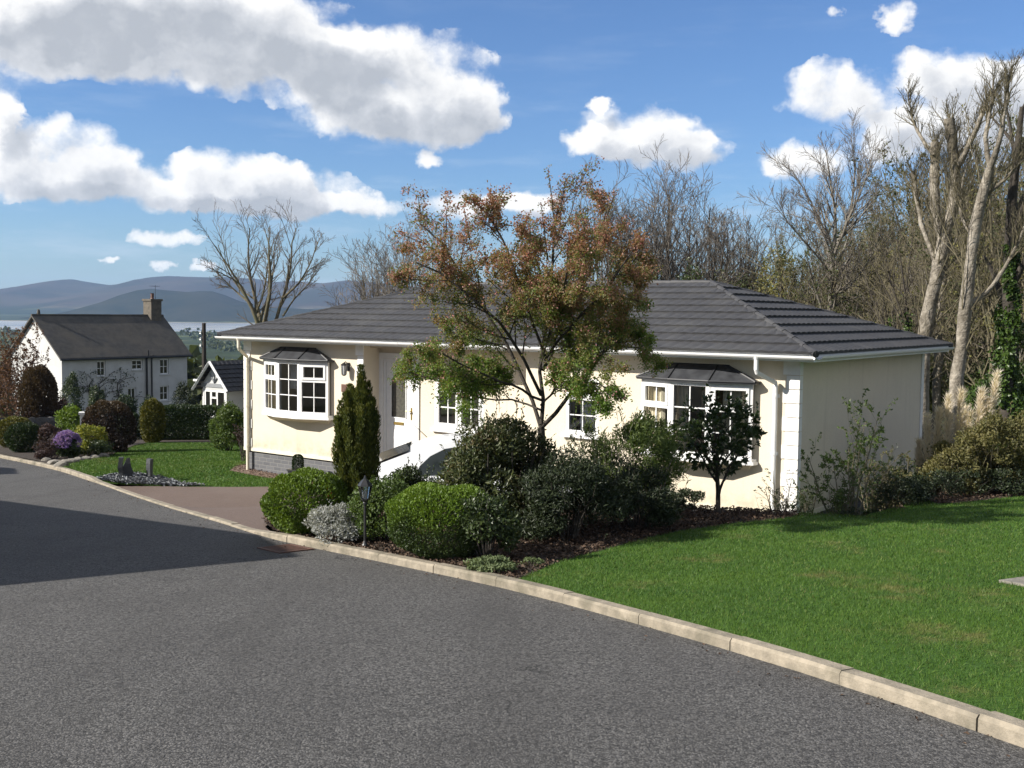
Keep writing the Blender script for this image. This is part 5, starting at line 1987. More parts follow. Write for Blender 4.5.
# ------------------------------------------------------------------ the car on the drive
def white_car():
    pc = at(352, 471, 15.9)
    CR = .04
    o = np.array([pc[0] - 1.06 * (.35 * math.cos(CR) + .7 * math.sin(CR)), pc[1] - 1.06 * (.35 * math.sin(CR) - .7 * math.cos(CR)), pc[2] - 1.10])
    root = thing('parked_car', 'white hatchback parked behind the shrubs in front of the bungalow', 'car', o, CR)
    root.scale = (1.06, 1.06, 1.06)
    st_ = [  # x, half width, belt height, underside
        (0.0, .66, .80, .34), (.06, .76, .90, .26), (.35, .82, .965, .22), (1.0, .835, .97, .20), (2.4, .84, .94, .20), (2.95, .835, .92, .2), (3.35, .81, .86, .22), (3.75, .74, .76, .26), (3.92, .62, .62, .32)]
    mb = MB()
    rings = []
    for x, w, b, u in st_:
        half = [(w * .80, u), (w * .97, u + .08), (w, u + .26), (w * 1.0, b - .22), (w * .975, b - .06), (w * .90, b), (w * .45, b + .025)]
        rings.append([(x, -y, z) for y, z in half] + [(x, 0, b + .03)] + [(x, y, z) for y, z in half[::-1]])
    n = len(rings[0])
    V = np.array(rings).reshape(-1, 3)
    F = [(i * n + j, (i + 1) * n + j, (i + 1) * n + j + 1, i * n + j + 1) for i in range(len(rings) - 1) for j in range(n - 1)]
    F += [(i * n + n - 1, (i + 1) * n + n - 1, (i + 1) * n, i * n) for i in range(len(rings) - 1)]
    mb.add(V, F)
    for r, fl in ((rings[0], 1), (rings[-1], 0)):
        c = np.mean(r, axis=0)
        mb.add(np.vstack([r, c]), [((j + 1) % n, j, n) if fl else (j, (j + 1) % n, n) for j in range(n)])
    # cabin
    cab = [(.30, .70, .965), (.70, .665, 1.115), (1.12, .62, 1.275), (1.48, .59, 1.395), (1.80, .58, 1.435), (2.1, .575, 1.42), (2.35, .60, 1.35), (2.7, .66, 1.14), (3.0, .72, .945)]
    top = [(x, -w, z) for x, w, z in cab]
    top2 = [(x, w, z) for x, w, z in cab]
    m = len(cab)
    crown = [(x, 0, z + .03) for x, w, z in cab]
    mb.add(top + crown, [(i, i + 1, m + i + 1, m + i) for i in range(m - 1)])
    mb.add(crown + top2, [(i, i + 1, m + i + 1, m + i) for i in range(m - 1)])
    for sgn in (-1, 1):
        low = [(x, sgn * .775, .955) for x, w, z in cab]
        up = [(x, sgn * w, z) for x, w, z in cab]
        f = [(i, i + 1, m + i + 1, m + i) if sgn < 0 else (i + 1, i, m + i, m + i + 1) for i in range(m - 1)]
        mb.add(low + up, f)
    body = mb.build('body', M['carpaint'], root, smooth=True)
    md = body.modifiers.new('edge', 'EDGE_SPLIT')
    md.split_angle = math.radians(38)

    def patch(name, quads, mat, off):
        p = MB()
        for q in quads:
            q = np.array(q, float)
            nn = np.cross(q[1] - q[0], q[2] - q[0])
            nn /= np.linalg.norm(nn)
            p.add(q + nn * off, [tuple(range(len(q)))])
        return p.build(name, mat, root)
    def side(x, f, sgn):   # point on the cabin side at share f of its height
        w, z = np.interp(x, [c[0] for c in cab], [c[1] for c in cab]), np.interp(x, [c[0] for c in cab], [c[2] for c in cab])
        return (x, sgn * (.775 + (w - .775) * f + .006), .955 + (z - .955) * f)
    for sgn in (-1, 1):
        w1 = [side(x, f, sgn) for x, f in ((1.22, .10), (1.80, .10), (1.80, .86), (1.62, .84), (1.42, .68), (1.28, .42))]
        w2 = [side(x, f, sgn) for x, f in ((1.86, .12), (2.86, .2), (2.60, .7), (2.38, .86), (1.86, .86))]
        for w in (w1, w2):
            patch('side_window', [w if sgn < 0 else w[::-1]], M['carglass'], .006)
        for xa in (1.81,):
            t_ = MB()
            t_.box(xa - .003, xa + .003, sgn * .842 - .002, sgn * .842 + .002, .30, .90)
            t_.build('door_seam', M['rubber'], root)
        hd = MB()
        hd.tubes(np.array([(1.95, sgn * .845, .83), (2.02, sgn * .862, .84), (2.10, sgn * .845, .83)]), np.full(3, .013), 6, cap=True)
        hd.build('door_handle', M['carpaint'], root)
        mr = MB()
        mr.lathe([(.0, -.06), (.06, -.04), (.075, .0), (.06, .05), (.0, .065)], (2.68, sgn * .92, 1.02), 10)
        mr.build('mirror', M['carpaint'], root)
        tl = MB()
        tl.box(.02, .13, sgn * .70 - .07, sgn * .70 + .075, .66, .88)
        tl.build('tail_light', M['lampred'], root)
        hl = MB()
        hl.box(3.62, 3.80, sgn * .60 - .12, sgn * .60 + .12, .60, .72)
        hl.build('headlight', M['frost'], root)
    def crow(i, s_):
        x, w, z = cab[i]
        return (x, s_ * w * .9, z + .012 + (0.018 if s_ == 0 else 0))
    patch('rear_window', [[crow(0, 1), crow(0, -1), crow(1, -1), crow(1, 1)], [crow(1, 1), crow(1, -1), crow(2, -1), crow(2, 1)]], M['carglass'], -.02 if False else .02)
    patch('windscreen', [[crow(6, 1), crow(6, -1), crow(7, -1), crow(7, 1)], [crow(7, 1), crow(7, -1), crow(8, -1), crow(8, 1)]], M['carglass'], .02)
    for x in (.68, 3.12):
        for sgn in (-1, 1):
            w = MB()
            a = np.linspace(0, 2 * math.pi, 25)
            ring = np.column_stack([x + .245 * np.cos(a), np.full(25, sgn * .76), .30 + .245 * np.sin(a)])
            w.tubes(ring, np.full(25, .055), 8)
            wo = w.build('wheel', M['rubber'], root)
            rm = MB()
            y0 = sgn * .79
            for k in range(6):
                t = k * math.pi / 3
                rm.tubes(np.array([(x, y0, .30), (x + .19 * math.cos(t), y0, .30 + .19 * math.sin(t))]), np.array([.03, .022]), 6)
            rm.tubes(np.column_stack([x + .195 * np.cos(a), np.full(25, y0), .30 + .195 * np.sin(a)]), np.full(25, .015), 6)
            rm.build('rim', M['alloy'], wo)
    ae = MB()
    ae.tubes(np.array([(1.35, 0, 1.43), (1.15, 0, 1.62)]), np.array([.006, .003]), 4)
    ae.build('aerial', M['black'], root)
    pl = MB()
    pl.box(-.008, .006, -.26, .26, .50, .61)
    pl.build('number_plate', M['brass'], root)


white_car()


# ------------------------------------------------------------------ small things near the house
def pot_plant():
    root = thing('potted_plant', 'clipped little evergreen in a square black planter against the grey plinth', 'pot plant', H(2.2, -.50), -HT)
    root.scale = (.85, .85, .85)
    b = MB()
    V = [(-.13, -.13, 0), (.13, -.13, 0), (.13, .13, 0), (-.13, .13, 0), (-.17, -.17, .30), (.17, -.17, .30), (.17, .17, .30), (-.17, .17, .30)]
    b.add(V, [(0, 1, 5, 4), (1, 2, 6, 5), (2, 3, 7, 6), (3, 0, 4, 7), (3, 2, 1, 0)])
    b.box(-.185, .185, -.185, .185, .30, .335)
    b.build('planter', M['black'], root)
    mb = MB()
    n = 3200
    a = rng.uniform(0, 6.28, n)
    z = rng.uniform(0, 1, n)
    r = .125 * (1 - z ** 7) ** .5 * rng.uniform(.8, 1.04, n)
    P = np.column_stack([np.cos(a) * r, np.sin(a) * r, .33 + z * .34])
    o = unit(np.column_stack([np.cos(a), np.sin(a), z]))
    mb.leaves(P, unit(o + rdir(n) * .9), unit(o + rdir(n)), .026, .014)
    mb.build('foliage', M['lf_hedge'], root)


pot_plant()


def monolith(name, label, px, py, h, w, d, lean, wedge, rot):
    p = gp(px, py)
    mb = MB()
    def slab(x0, x1, y0, y1, hh, tx=0.0, nar=1.0):
        k = 6
        V = []
        for i in range(k):
            f = i / (k - 1)
            s_ = 1 + (nar - 1) * f
            jx, jy = rng.normal(0, .006, 2)
            cx, cy_ = (x0 + x1) / 2 + tx * f, (y0 + y1) / 2
            for sx, sy in ((-1, -1), (1, -1), (1, 1), (-1, 1)):
                V.append((cx + sx * (x1 - x0) / 2 * s_ + jx + rng.normal(0, .003), cy_ + sy * (y1 - y0) / 2 + jy, -.08 + (hh + .08) * f + (rng.normal(0, .012) if i == k - 1 else 0)))
        F = [(i * 4 + j, i * 4 + (j + 1) % 4, (i + 1) * 4 + (j + 1) % 4, (i + 1) * 4 + j) for i in range(k - 1) for j in range(4)] + [(4 * k - 4, 4 * k - 3, 4 * k - 2, 4 * k - 1)]
        mb.add(V, F)
    slab(-w / 2, w / 2, -d / 2, d / 2, h, lean)
    o = mb.build(name, M['slate'], None, loc=p, rotz=rot)
    tag(o, label, 'stone')
    if wedge:
        mb = MB()
        slab(-.19, .19, -.035, .035, h * .92, .04, .12)
        o2 = mb.build('slate_slab', M['slate'], None, loc=p + np.array([.06, .10, 0]), rotz=rot + .15)
        tag(o2, 'pointed slate slab standing behind the upright slate post', 'stone')


monolith('slate_post', 'upright slate post with a pointed slab behind it on the chippings', 121, 478, .40, .085, .08, .0, True, .2)
monolith('slate_post', 'lone dark slate post at the right end of the chippings', 150, 479, .40, .095, .085, -.01, False, -.4)


def drain():
    p = gnd(296, 548)
    root = thing('drain_grating', 'rusty rectangular drain grating in the road against the kerb', 'drain', (p[0], p[1], p[2]), 0.0)
    k = np.argmin(np.linalg.norm(kerbline - p[:2], axis=1))
    t = tan[k]
    nz = Vector((-GA, -GB, 1)).normalized()
    tx = Vector((t[0], t[1], GA * t[0] + GB * t[1])).normalized()
    root.rotation_euler = Matrix((tx, nz.cross(tx), nz)).transposed().to_euler()
    root.location = Vector(p) + Vector((-kright[k][0], -kright[k][1], 0)) * .12 + nz * .004
    fr = MB()
    for a, b, c, d in ((-.25, .25, -.20, -.165), (-.25, .25, .165, .20), (-.25, -.215, -.165, .165), (.215, .25, -.165, .165)):
        fr.box(a, b, c, d, -.03, .012)
    fr.build('frame', M['pinkflower'], root)
    g = MB()
    for i in range(9):
        x = -.19 + i * .0475
        g.box(x - .014, x + .014, -.166, .166, -.03, .009)
    g.build('grate', M['pinkflower'], root)


drain()
p = gp(1046, 584)
sb = MB()
sb.box(-.24, .24, -.24, .24, -.05, .018)
o = sb.build('paving_slab', M['stone'], None, loc=p, rotz=.5)
o.rotation_euler = (-.07, .02, .5)
tag(o, 'grey paving slab let into the lawn at the right edge', 'slab')


# ------------------------------------------------------------------ the garden on the left
def px_bush(name, label, cat, x0, x1, ytop, Y, n, leaf, mat, clip=False, depth=.9, **kw):
    b = at_ground((x0 + x1) / 2, Y)
    w = (x1 - x0) / F_PX * Y / 2
    h = max(.2, top_to_h((x0 + x1) / 2, ytop, b))
    f = clipped if clip else bush
    return f(name, label, cat, b, (w, w * depth, h), n, leaf, mat, **kw)


px_bush('shrub', 'yellow green ball shrub at the left edge of the picture', 'shrub', -3, 32, 417, 33, 5000, .07, M['lf_gold'], clip=True, power=2.3)
px_bush('shrub', 'dark green rounded shrub before the yellow green ball', 'shrub', 6, 42, 423, 30, 5200, .065, M['lf_hedge'], clip=True, power=2.3)
px_bush('shrub', 'purple brown leaved shrub left of the lilac flowers', 'shrub', 36, 68, 425, 28.4, 3800, .07, M['lf_purple'], nl=20)
px_bush('shrub', 'bright lime shrub in front of the dark garden wall', 'shrub', 52, 88, 405, 34, 4200, .09, M['lf_lime'], nl=20)
r = px_bush('rhododendron', 'rhododendron covered in lilac flowers at the edge of the left lawn', 'shrub', 52, 81, 436, 27.2, 2600, .075, M['lf_dark'], nl=18)
fm = MB()
bs = (29 / F_PX * 27.2 / 2)
for i in range(55):
    d = rdir(1)[0]
    d[2] = abs(d[2]) * .9 + .15
    d = unit(d)
    c = np.array([d[0] * bs * .92, d[1] * bs * .85, .28 + d[2] * .36])
    q = c + rdir(26) * .045
    fm.leaves(q, unit(q - c + d * .04), rdir(26), .05, .042)
fm.build('flower', M['petal'], r)
list(r.children)[-1]['kind'] = 'stuff'
px_bush('shrub', 'yellow variegated shrub beside the lilac rhododendron', 'shrub', 74, 107, 420, 28.2, 4200, .07, M['lf_yellow'], nl=20)
px_bush('large_shrub', 'big dome shaped maroon shrub with bronze top on the left lawn', 'shrub', 84, 134, 401, 29.8, 12000, .07, M['lf_maroon'], clip=True, power=2.4, rough=.08)
px_bush('shrub', 'low dark green shrub at the foot of the maroon dome', 'shrub', 66, 112, 440, 27.8, 3600, .06, M['lf_dark'], nl=20)
px_bush('shrub', 'dark green shrub between maroon dome and golden conifer', 'shrub', 120, 146, 413, 38, 3600, .09, M['lf_hedge'], nl=20)
px_bush('golden_conifer', 'golden yellow conifer column at the left end of the long hedge', 'conifer', 141, 164, 400, 35.5, 7500, .075, M['lf_gold'], clip=True, power=2.6, depth=.8)
b = at_ground(195, 37.5)
clipped('hedge', 'long clipped dark green hedge behind the left lawn', 'hedge', b, (1.55, .45, top_to_h(195, 406, b)), 34000, .075, M['lf_hedge'], power=5, rough=.03, rotz=-.05)
px_bush('shrub', 'bright mid green shrub at the left corner of the bungalow', 'shrub', 209, 248, 405, 30, 8500, .075, M['lf_limemid'], nl=28, spray=60)
px_bush('shrub', 'small dark shrub hanging over the kerb at the far left', 'shrub', 32, 60, 442, 26.6, 1500, .06, M['lf_purple'], nl=16)
wispy('small_tree', 'tiny purple leaved standard tree at the left house corner', at_ground(243, 25.2), .95, .22, 5, M['lf_purple'], 900, .045, 'barkdark', low=.45, cat='tree')
for i in range(9):
    q = gp([46, 55, 61, 66, 72, 79, 86, 95, 104][i], [462, 465, 467, 464, 463, 461, 460, 458.5, 457.5][i])
    mb = MB()
    d = rdir(42)
    hull = d * np.array([.16, .11, .09]) * rng.uniform(.75, 1.1) * (1 + rng.normal(0, .09, (42, 1)))
    import bmesh
    bm = bmesh.new()
    for v in hull:
        bm.verts.new(v)
    bmesh.ops.convex_hull(bm, input=bm.verts[:])
    me = bpy.data.meshes.new('edging_stone')
    bm.to_mesh(me)
    bm.free()
    me.materials.append(M['stone'])
    o = bpy.data.objects.new('edging_stone', me)
    C.objects.link(o)
    o.location = q + np.array([0, 0, .03])
    tag(o, 'rough grey stone edging the planted bed left of the lawn', 'stone', 'stones along the left bed')
# white post and low dark wall
b = at_ground(84.5, 33.4)
wp = thing('white_post', 'square white post with flat cap among the left shrubs', 'post', b, .3)
m_ = MB()
m_.box(-.13, .13, -.13, .13, -.1, 1.0)
m_.build('shaft', M['quoin'], wp)
m_ = MB()
m_.box(-.165, .165, -.165, .165, 1.0, 1.07)
m_.build('cap', M['quoin'], wp)
gw = MB()
wa, wb = at_ground(-30, 40), at_ground(112, 46)
n = 40
d = unit((wb - wa)[:2])
nrm = np.array([-d[1], d[0]])
L_ = np.linalg.norm((wb - wa)[:2])
rows = []
for off, hh in ((-.25, -.3), (-.22, .62), (-.1, .80), (.1, .80), (.22, .6), (.25, -.3)):
    u = np.linspace(0, L_, n)
    x, y = wa[0] + d[0] * u + nrm[0] * off, wa[1] + d[1] * u + nrm[1] * off
    rows.append(np.column_stack([x, y, plane(x, y) + hh + rng.normal(0, .03, n)]))
V = np.array(rows)
gw.add(V.reshape(-1, 3), [(r_ * n + q, r_ * n + q + 1, (r_ + 1) * n + q + 1, (r_ + 1) * n + q) for r_ in range(5) for q in range(n - 1)])
tag(gw.build('garden_wall', M['wallstone']), 'low dark stone garden wall behind the left shrubs', 'wall')


# ------------------------------------------------------------------ the whitewashed farmhouse
def farmhouse():
    F0 = np.array([ray(62, 380)[0] * 82, 82.0])
    ang = math.atan2(.8, .6)
    zb = float(terrain(*F0)) - .1
    root = thing('farmhouse', 'old whitewashed two-storey farmhouse with a dark slate roof and stone chimney', 'house', (F0[0], F0[1], zb), ang)
    fd, fn = np.array([.6, .8]), np.array([-.8, .6])

    def loc(px, py):
        d = ray(px, py)
        Y = (F0 @ fn) / (d[:2] @ fn)
        P = d * Y
        return (P[:2] - F0) @ fd, P[2] - zb
    L, W = loc(187, 356)[0], 7.2
    E = loc(62, 357)[1]
    Rz = E + 2.95
    rects = [(97, 106, 361, 376), (132, 143, 360, 369.5), (160, 169, 359, 374), (160, 169, 386, 400), (128, 136.5, 388, 404), (94, 106, 389, 399)]
    holes = []
    for a, b, c, d in rects:
        x0, z1 = loc(a, c)
        x1, z0 = loc(b, d)
        holes.append((x0, x1, z0, z1))
    mb = MB()
    rect_wall(mb, 0, L, -1.5, E, holes, 0, .3)
    mb.box(0, L, W - .3, W, -1.5, E)
    for x0, x1 in ((0, .3), (L - .3, L)):
        mb.box(x0, x1, .3, W - .3, -1.5, E)
        V = [(x0, 0, E), (x0, W, E), (x0, W / 2, Rz - .12), (x1, 0, E), (x1, W, E), (x1, W / 2, Rz - .12)]
        mb.add(V, [(2, 1, 0), (3, 4, 5)])
        mb.add(V, [(0, 3, 5, 2), (4, 1, 2, 5)])
    mb.build('wall', M['whitewash'], root)
    for i, (x0, x1, z0, z1) in enumerate(holes):
        tf = local_tf(x0, .12, 0)
        cols = [(1, [(1, 1, 2, False)]), (1, [(1, 1, 2, False)])] if i != 4 else [(1, [(1, 1, 1, False)]), (1, [(1, 1, 1, False)])]
        w = window_unit(root, tf, x1 - x0, z0, z1, cols, ow=.09, bar=.04)
        b = MB()
        b.box(x0 - .02, x1 + .02, .34, .36, z0 - .02, z1 + .02)
        b.build('dark_backing', M['winbacking'], w)  # near-black sheet added behind the panes in place of a dark room
        s_ = MB()
        s_.box(x0 - .08, x1 + .08, -.06, .0, z0 - .09, z0 - .005)
        s_.build('sill', M['whitewash'], w)
    # roof
    rb = MB()
    o = .28
    sl = (Rz - E) / (W / 2)
    th = .14
    for y0, sgn in ((-o, 1), (W + o, -1)):
        ze = E - o * sl
        a = np.array([(-o, y0, ze), (L + o, y0, ze), (L + o, W / 2, Rz), (-o, W / 2, Rz)])
        V = np.vstack([a, a + [0, 0, th]])
        rb.add(V, [(0, 3, 2, 1), (4, 5, 6, 7), (0, 1, 5, 4), (1, 2, 6, 5), (2, 3, 7, 6), (3, 0, 4, 7)])
    roof = rb.build('roof', M['slateroof'], root)
    rc = MB()
    rc.tubes(np.array([(-o, W / 2, Rz + th), (L + o, W / 2, Rz + th)]), np.array([.10, .10]), 6, cap=True)
    rc.build('ridge_tile', M['slateroof'], roof)
    ch = MB()
    cx = L - .75
    ch.box(cx - .5, cx + .5, W / 2 - .55, W / 2 + .55, Rz - .7, Rz + 1.35)
    ch.box(cx - .58, cx + .58, W / 2 - .63, W / 2 + .63, Rz + 1.35, Rz + 1.52)
    cho = ch.build('chimney', M['chimney'], roof)
    cp = MB()
    cp.lathe([(.17, 1.52), (.14, 1.6), (.13, 1.95), (.16, 2.0)], (cx, W / 2, Rz), 10)
    cp.build('chimney_pot', M['plaque'], cho)
    ar = MB()
    ar.tubes(np.array([(cx + .3, W / 2, Rz + 1.5), (cx + .3, W / 2, Rz + 2.7)]), np.array([.025, .02]), 4)
    for k in range(5):
        ar.tubes(np.array([(cx - .15 + .0, W / 2 - .25 + k * .12, Rz + 2.6), (cx + .6, W / 2 - .25 + k * .12, Rz + 2.6)]), np.array([.012, .012]), 4)
    ar.build('aerial', M['black'], cho)
    fv = MB()
    fv.lathe([(.12, 0), (.13, .2), (.10, .42), (.0, .5)], (.3, W / 2, Rz + th - .02), 8)
    fv.build('roof_vent', M['slateroof'], roof)
    g = MB()
    g.tubes(np.array([(-o, -o - .05, E - o * sl + .02), (L + o, -o - .05, E - o * sl + .02)]), np.array([.075, .075]), 6, cap=True)
    g.build('gutter', M['black'], root)
    for px in (146.3, 151.3):
        x = loc(px, 380)[0]
        d = MB()
        d.tubes(np.array([(x, -.09, -1), (x, -.09, E - .35), (x, -.28, E - .1), (x, -.28, E + (.35 if px < 148 else -.05))]), np.full(4, .085 if px < 148 else .06), 6, cap=True)
        d.build('drainpipe', M['black'], root)
    # climbing stems trained on the wall, with a few leaves
    iv = MB()
    for x0 in (loc(98, 400)[0], loc(117, 400)[0], loc(88, 398)[0]):
        P, R = trunk_line([(x0, -.06, -.5), (x0 + .2, -.06, E * .35), (x0 - .1, -.06, E * .55), (x0 + .5, -.06, E * .62)], [.06, .05, .04, .02], K=8, wob=.2)
        P[..., 1] = -.06
        a = limbs(P, R, 8, .3, 1, 70, .55, .0, K=5, wob=.25)
        a[0][..., 1] = -.07
        b_ = limbs(*a, 4, .2, 1, 50, .4, 0, K=4, wob=.25)
        b_[0][..., 1] = np.minimum(b_[0][..., 1], -.05)
        for q in ((P, R), a, b_):
            iv.tubes(q[0], np.maximum(q[1], .012), 4)
        c = b_[0][:, -1]
        c = np.repeat(c, 4, 0) + rng.normal(0, .12, (len(c) * 4, 3)) * [1, .2, 1]
        c[:, 1] = np.minimum(c[:, 1], -.08)
        iv.leaves(c, rdir(len(c)), unit(rdir(len(c)) + [0, -1.5, 0]), .13, .10, mi=1)
    vine = iv.build('wall_climber', [M['barkdark'], M['lf_dark']], None, loc=(F0[0], F0[1], zb), rotz=ang)
    tag(vine, 'half bare climbing plant spread over the front of the white farmhouse', 'climber')
    return loc, L


farmhouse()


def cottage():
    Y = 58.0
    b = at_ground(203, Y)
    root = thing('cottage', 'small white bungalow with a timbered front gable behind the long hedge', 'bungalow', b, -HT)
    E = 2.35
    # gabled bay: x 0..1.95, y 0..1.4 ; body behind
    mb = MB()
    holes = [(.12, .52, .95, 1.95), (.62, 1.02, .95, 1.95), (1.12, 1.78, .95, 1.95)]
    rect_wall(mb, 0, 1.95, -.3, E, [(.10, 1.85, .92, 2.0)], 0, .12)
    mb.box(0, .12, .12, 1.4, -.3, E)
    mb.box(1.83, 1.95, .12, 1.4, -.3, E)
    mb.add([(0, .02, E), (1.95, .02, E), (.975, .02, E + 1.02)], [(0, 1, 2)])
    rect_wall(mb, -1.6, 7.5, -.3, E, [(2.4, 3.3, .9, 1.95)], 1.4, 1.52)
    mb.box(-1.6, -1.48, 1.52, 7, -.3, E)
    mb.box(7.38, 7.5, 1.52, 7, -.3, E)
    mb.box(-1.48, 7.38, 6.88, 7, -.3, E)
    mb.build('wall', M['whitewash'], root)
    w = window_unit(root, local_tf(.10, .02, 0), 1.75, .92, 2.0, [(.6, [(1, 1, 1, True)]), (.6, [(.4, 1, 1, True), (.6, 1, 1, False)]), (.8, [(1, 1, 1, True)])], ow=.07)
    bl = MB()
    bl.box(.14, 1.81, .5, .53, .7, 2.1)
    bl.build('dark_backing', M['winbacking'], w)  # dark sheet added behind the glass instead of a modelled room
    w = window_unit(root, local_tf(2.4, 1.42, 0), .9, .9, 1.95, [(1, [(1, 1, 1, True)]), (1, [(1, 1, 1, True)])], ow=.07)
    bl = MB()
    bl.box(2.35, 3.35, 1.8, 1.83, .7, 2.1)
    bl.build('dark_backing', M['winbacking'], w)
    gb = MB()
    gb.box(-.1, 2.05, -.04, .015, E - .42 + .2, E - .02)
    c = np.array([.975, -.01, E])
    for a in (-38, 0, 38):
        t = math.radians(a)
        gb.tubes(np.array([c, c + np.array([math.sin(t), 0, math.cos(t)]) * (.86 if a == 0 else .60)]), np.array([.045, .045]), 4)
    gb.build('gable_timber', M['slatechip'], root)
    vg = MB()
    for sgn in (-1, 1):
        vg.tubes(np.array([(.975 + sgn * 1.42, -.33, E - .38), (.975, -.33, E + 1.13)]), np.array([.085, .085]), 4)
    vg.build('bargeboard', M['white'], root)
    rb = MB()
    sl = 1.48 / 1.40
    for sgn in (-1, 1):
        p00, p10 = (.975 + sgn * 1.42, -.32, E - .36), (.975 + sgn * 1.42, 3.2, E - .36)
        p01, p11 = (.975, -.32, E + 1.16), (.975, 3.2, E + 1.16)
        if sgn > 0:
            tiled_slope(rb, p00, p10, p01, p11, 7, wave=.3, amp=.03, step=.1, lift=.04)
        else:
            tiled_slope(rb, p10, p00, p11, p01, 7, wave=.3, amp=.03, step=.1, lift=.04)
    e = .4
    c00, c10, c11, c01 = (-1.6 - e, 1.4 - e, E), (7.5 + e, 1.4 - e, E), (7.5 + e, 7 + e, E), (-1.6 - e, 7 + e, E)
    r0, r1 = (1.4, 4.2, E + 1.55), (4.5, 4.2, E + 1.55)
    for a_, b_, c_, d_ in ((c00, c10, r0, r1), (c10, c11, r1, r1), (c11, c01, r1, r0), (c01, c00, r0, r0)):
        tiled_slope(rb, a_, b_, c_, d_, 10, wave=.3, amp=.03, step=.1, lift=.04)
    rb.build('roof', M['tile'], root)
    g = MB()
    g.tubes(np.array([(-1.6 - e, 1.4 - e - .06, E - .02), (-.45, 1.4 - e - .06, E - .02)]), np.array([.07, .07]), 6, cap=True)
    g.tubes(np.array([(2.35, 1.4 - e - .06, E - .02), (7.5 + e, 1.4 - e - .06, E - .02)]), np.array([.07, .07]), 6, cap=True)
    g.tubes(np.array([(-1.6 - e - .06, 1.4 - e, E - .02), (-1.6 - e - .06, 7 + e, E - .02)]), np.array([.07, .07]), 6, cap=True)
    g.build('gutter', M['white'], root)
    d = MB()
    d.tubes(np.array([(-.4, .95, E - .04), (-.4, .95, E - .3), (-.06, .3, E - .7), (-.06, .06, E - .75), (-.06, .05, -.2)]), np.full(5, .04), 6)
    d.build('downpipe', M['white'], root)


cottage()


def utility_pole():
    b = at_ground(204.5, 74)
    root = thing('utility_pole', 'dark wooden utility pole with white insulators behind the cottage', 'pole', b)
    h = top_to_h(204.5, 323, b)
    m_ = MB()
    m_.tubes(np.array([(0, 0, -.3), (0, 0, h)]), np.array([.17, .13]), 8, cap=True)
    m_.build('shaft', M['pole'], root)
    for k in range(3):
        z = h - .75 - k * .42
        i = MB()
        i.lathe([(.03, 0), (.07, .03), (.05, .08), (.07, .13), (.03, .19)], (-.2, -.1, z), 8)
        i.tubes(np.array([(-.2, -.1, z - .05), (0, 0, z - .05)]), np.array([.02, .02]), 4)
        i.build('insulator', M['frost'], root)


utility_pole()


# ------------------------------------------------------------------ houses across the road, out of the picture, whose shadows lie on the tarmac
def neighbour(label, near_end, length, zg, ridge=4.3, eave=2.55, half=3.05):
    """gable-ended bungalow: near_end is the foot of its ridge at the near gable, running away along the road"""
    ang = math.atan2(.6, -.8)
    root = thing('neighbour_bungalow', label, 'bungalow', (near_end[0], near_end[1], zg), ang)
    mb = MB()
    mb.box(.35, length - .35, -half + .4, half - .4, -1, eave)
    for x in (.35, length - .35):
        mb.add([(x, -half + .4, eave), (x, half - .4, eave), (x, 0, ridge - .25)], [(0, 1, 2)])
    mb.build('wall', M['render'], root)
    rb = MB()
    for sgn in (-1, 1):
        a = np.array([(0, sgn * half, eave - .05), (length, sgn * half, eave - .05), (length, 0, ridge), (0, 0, ridge)])
        V = np.vstack([a, a + [0, 0, .1]])
        rb.add(V, [(0, 1, 2, 3), (4, 5, 6, 7), (0, 1, 5, 4), (1, 2, 6, 5), (3, 0, 4, 7)])
    rb.build('roof', M['tile'], root)
    return root


_sd = -SUN[:2] / np.linalg.norm(SUN[:2])
_tip = gnd(311, 556)
_len = (4.3) / math.tan(SUN_EL)
neighbour('cream bungalow across the road whose roof shades the tarmac', _tip[:2] - _sd * _len, 9.5, float(_tip[2]) - .15)
_tip2 = gnd(27, 473.5)
neighbour('second cream bungalow further down across the road', _tip2[:2] - _sd * _len, 9.5, float(_tip2[2]) - .2)


# ------------------------------------------------------------------ trees behind
def lone_bare_tree():
    Y = 62.0
    b = at_ground(268, Y)
    def L(px, py, dy=0.0):
        return at(px, py, Y + dy) - b
    f = L(262, 332)
    tr = [([np.array([.0, 0, -.3]), L(266, 350), f, L(252, 305), L(238, 280), L(226, 262), L(214, 245)], [.26, .22, .2, .14, .10, .06, .03]),
          ([f, L(258, 310, 1), L(252, 285, 1.5), L(247, 255, 1.5), L(250, 228, 1)], [.19, .15, .11, .07, .03]),
          ([f, L(266, 315, -1), L(272, 290, -1.5), L(268, 258, -1.5), L(270, 226, -1)], [.2, .16, .12, .07, .03]),
          ([L(266, 345), L(276, 320, .6), L(283, 298), L(292, 270), L(290, 240), L(296, 228)], [.16, .14, .11, .08, .05, .03]),
          ([L(283, 298), L(298, 285, -.8), L(310, 265, -1), L(318, 242, -1)], [.1, .08, .05, .03]),
          ([L(283, 316), L(293, 300, .8), L(305, 288, 1), L(319, 270, 1)], [.08, .06, .05, .02]),
          ([L(252, 305), L(240, 295, .5), L(228, 284, 1), L(212, 268, 1)], [.09, .07, .05, .025])]
    orders = [dict(m=10, t0=.3, t1=1, ang=35, ratio=.32, trop=.25, K=5, wob=.12), dict(m=6, t0=.2, t1=1, ang=38, ratio=.5, trop=.15, K=4, wob=.14), dict(m=4, t0=.2, t1=1, ang=36, ratio=.5, trop=.1, K=3, wob=.15)]
    bare_tree('bare_tree', 'leafless wide forked tree standing alone behind the left end of the roof', 'tree', b, tr, orders, 'barkolive', 'twig', min_r=.008, thin=.72)


lone_bare_tree()


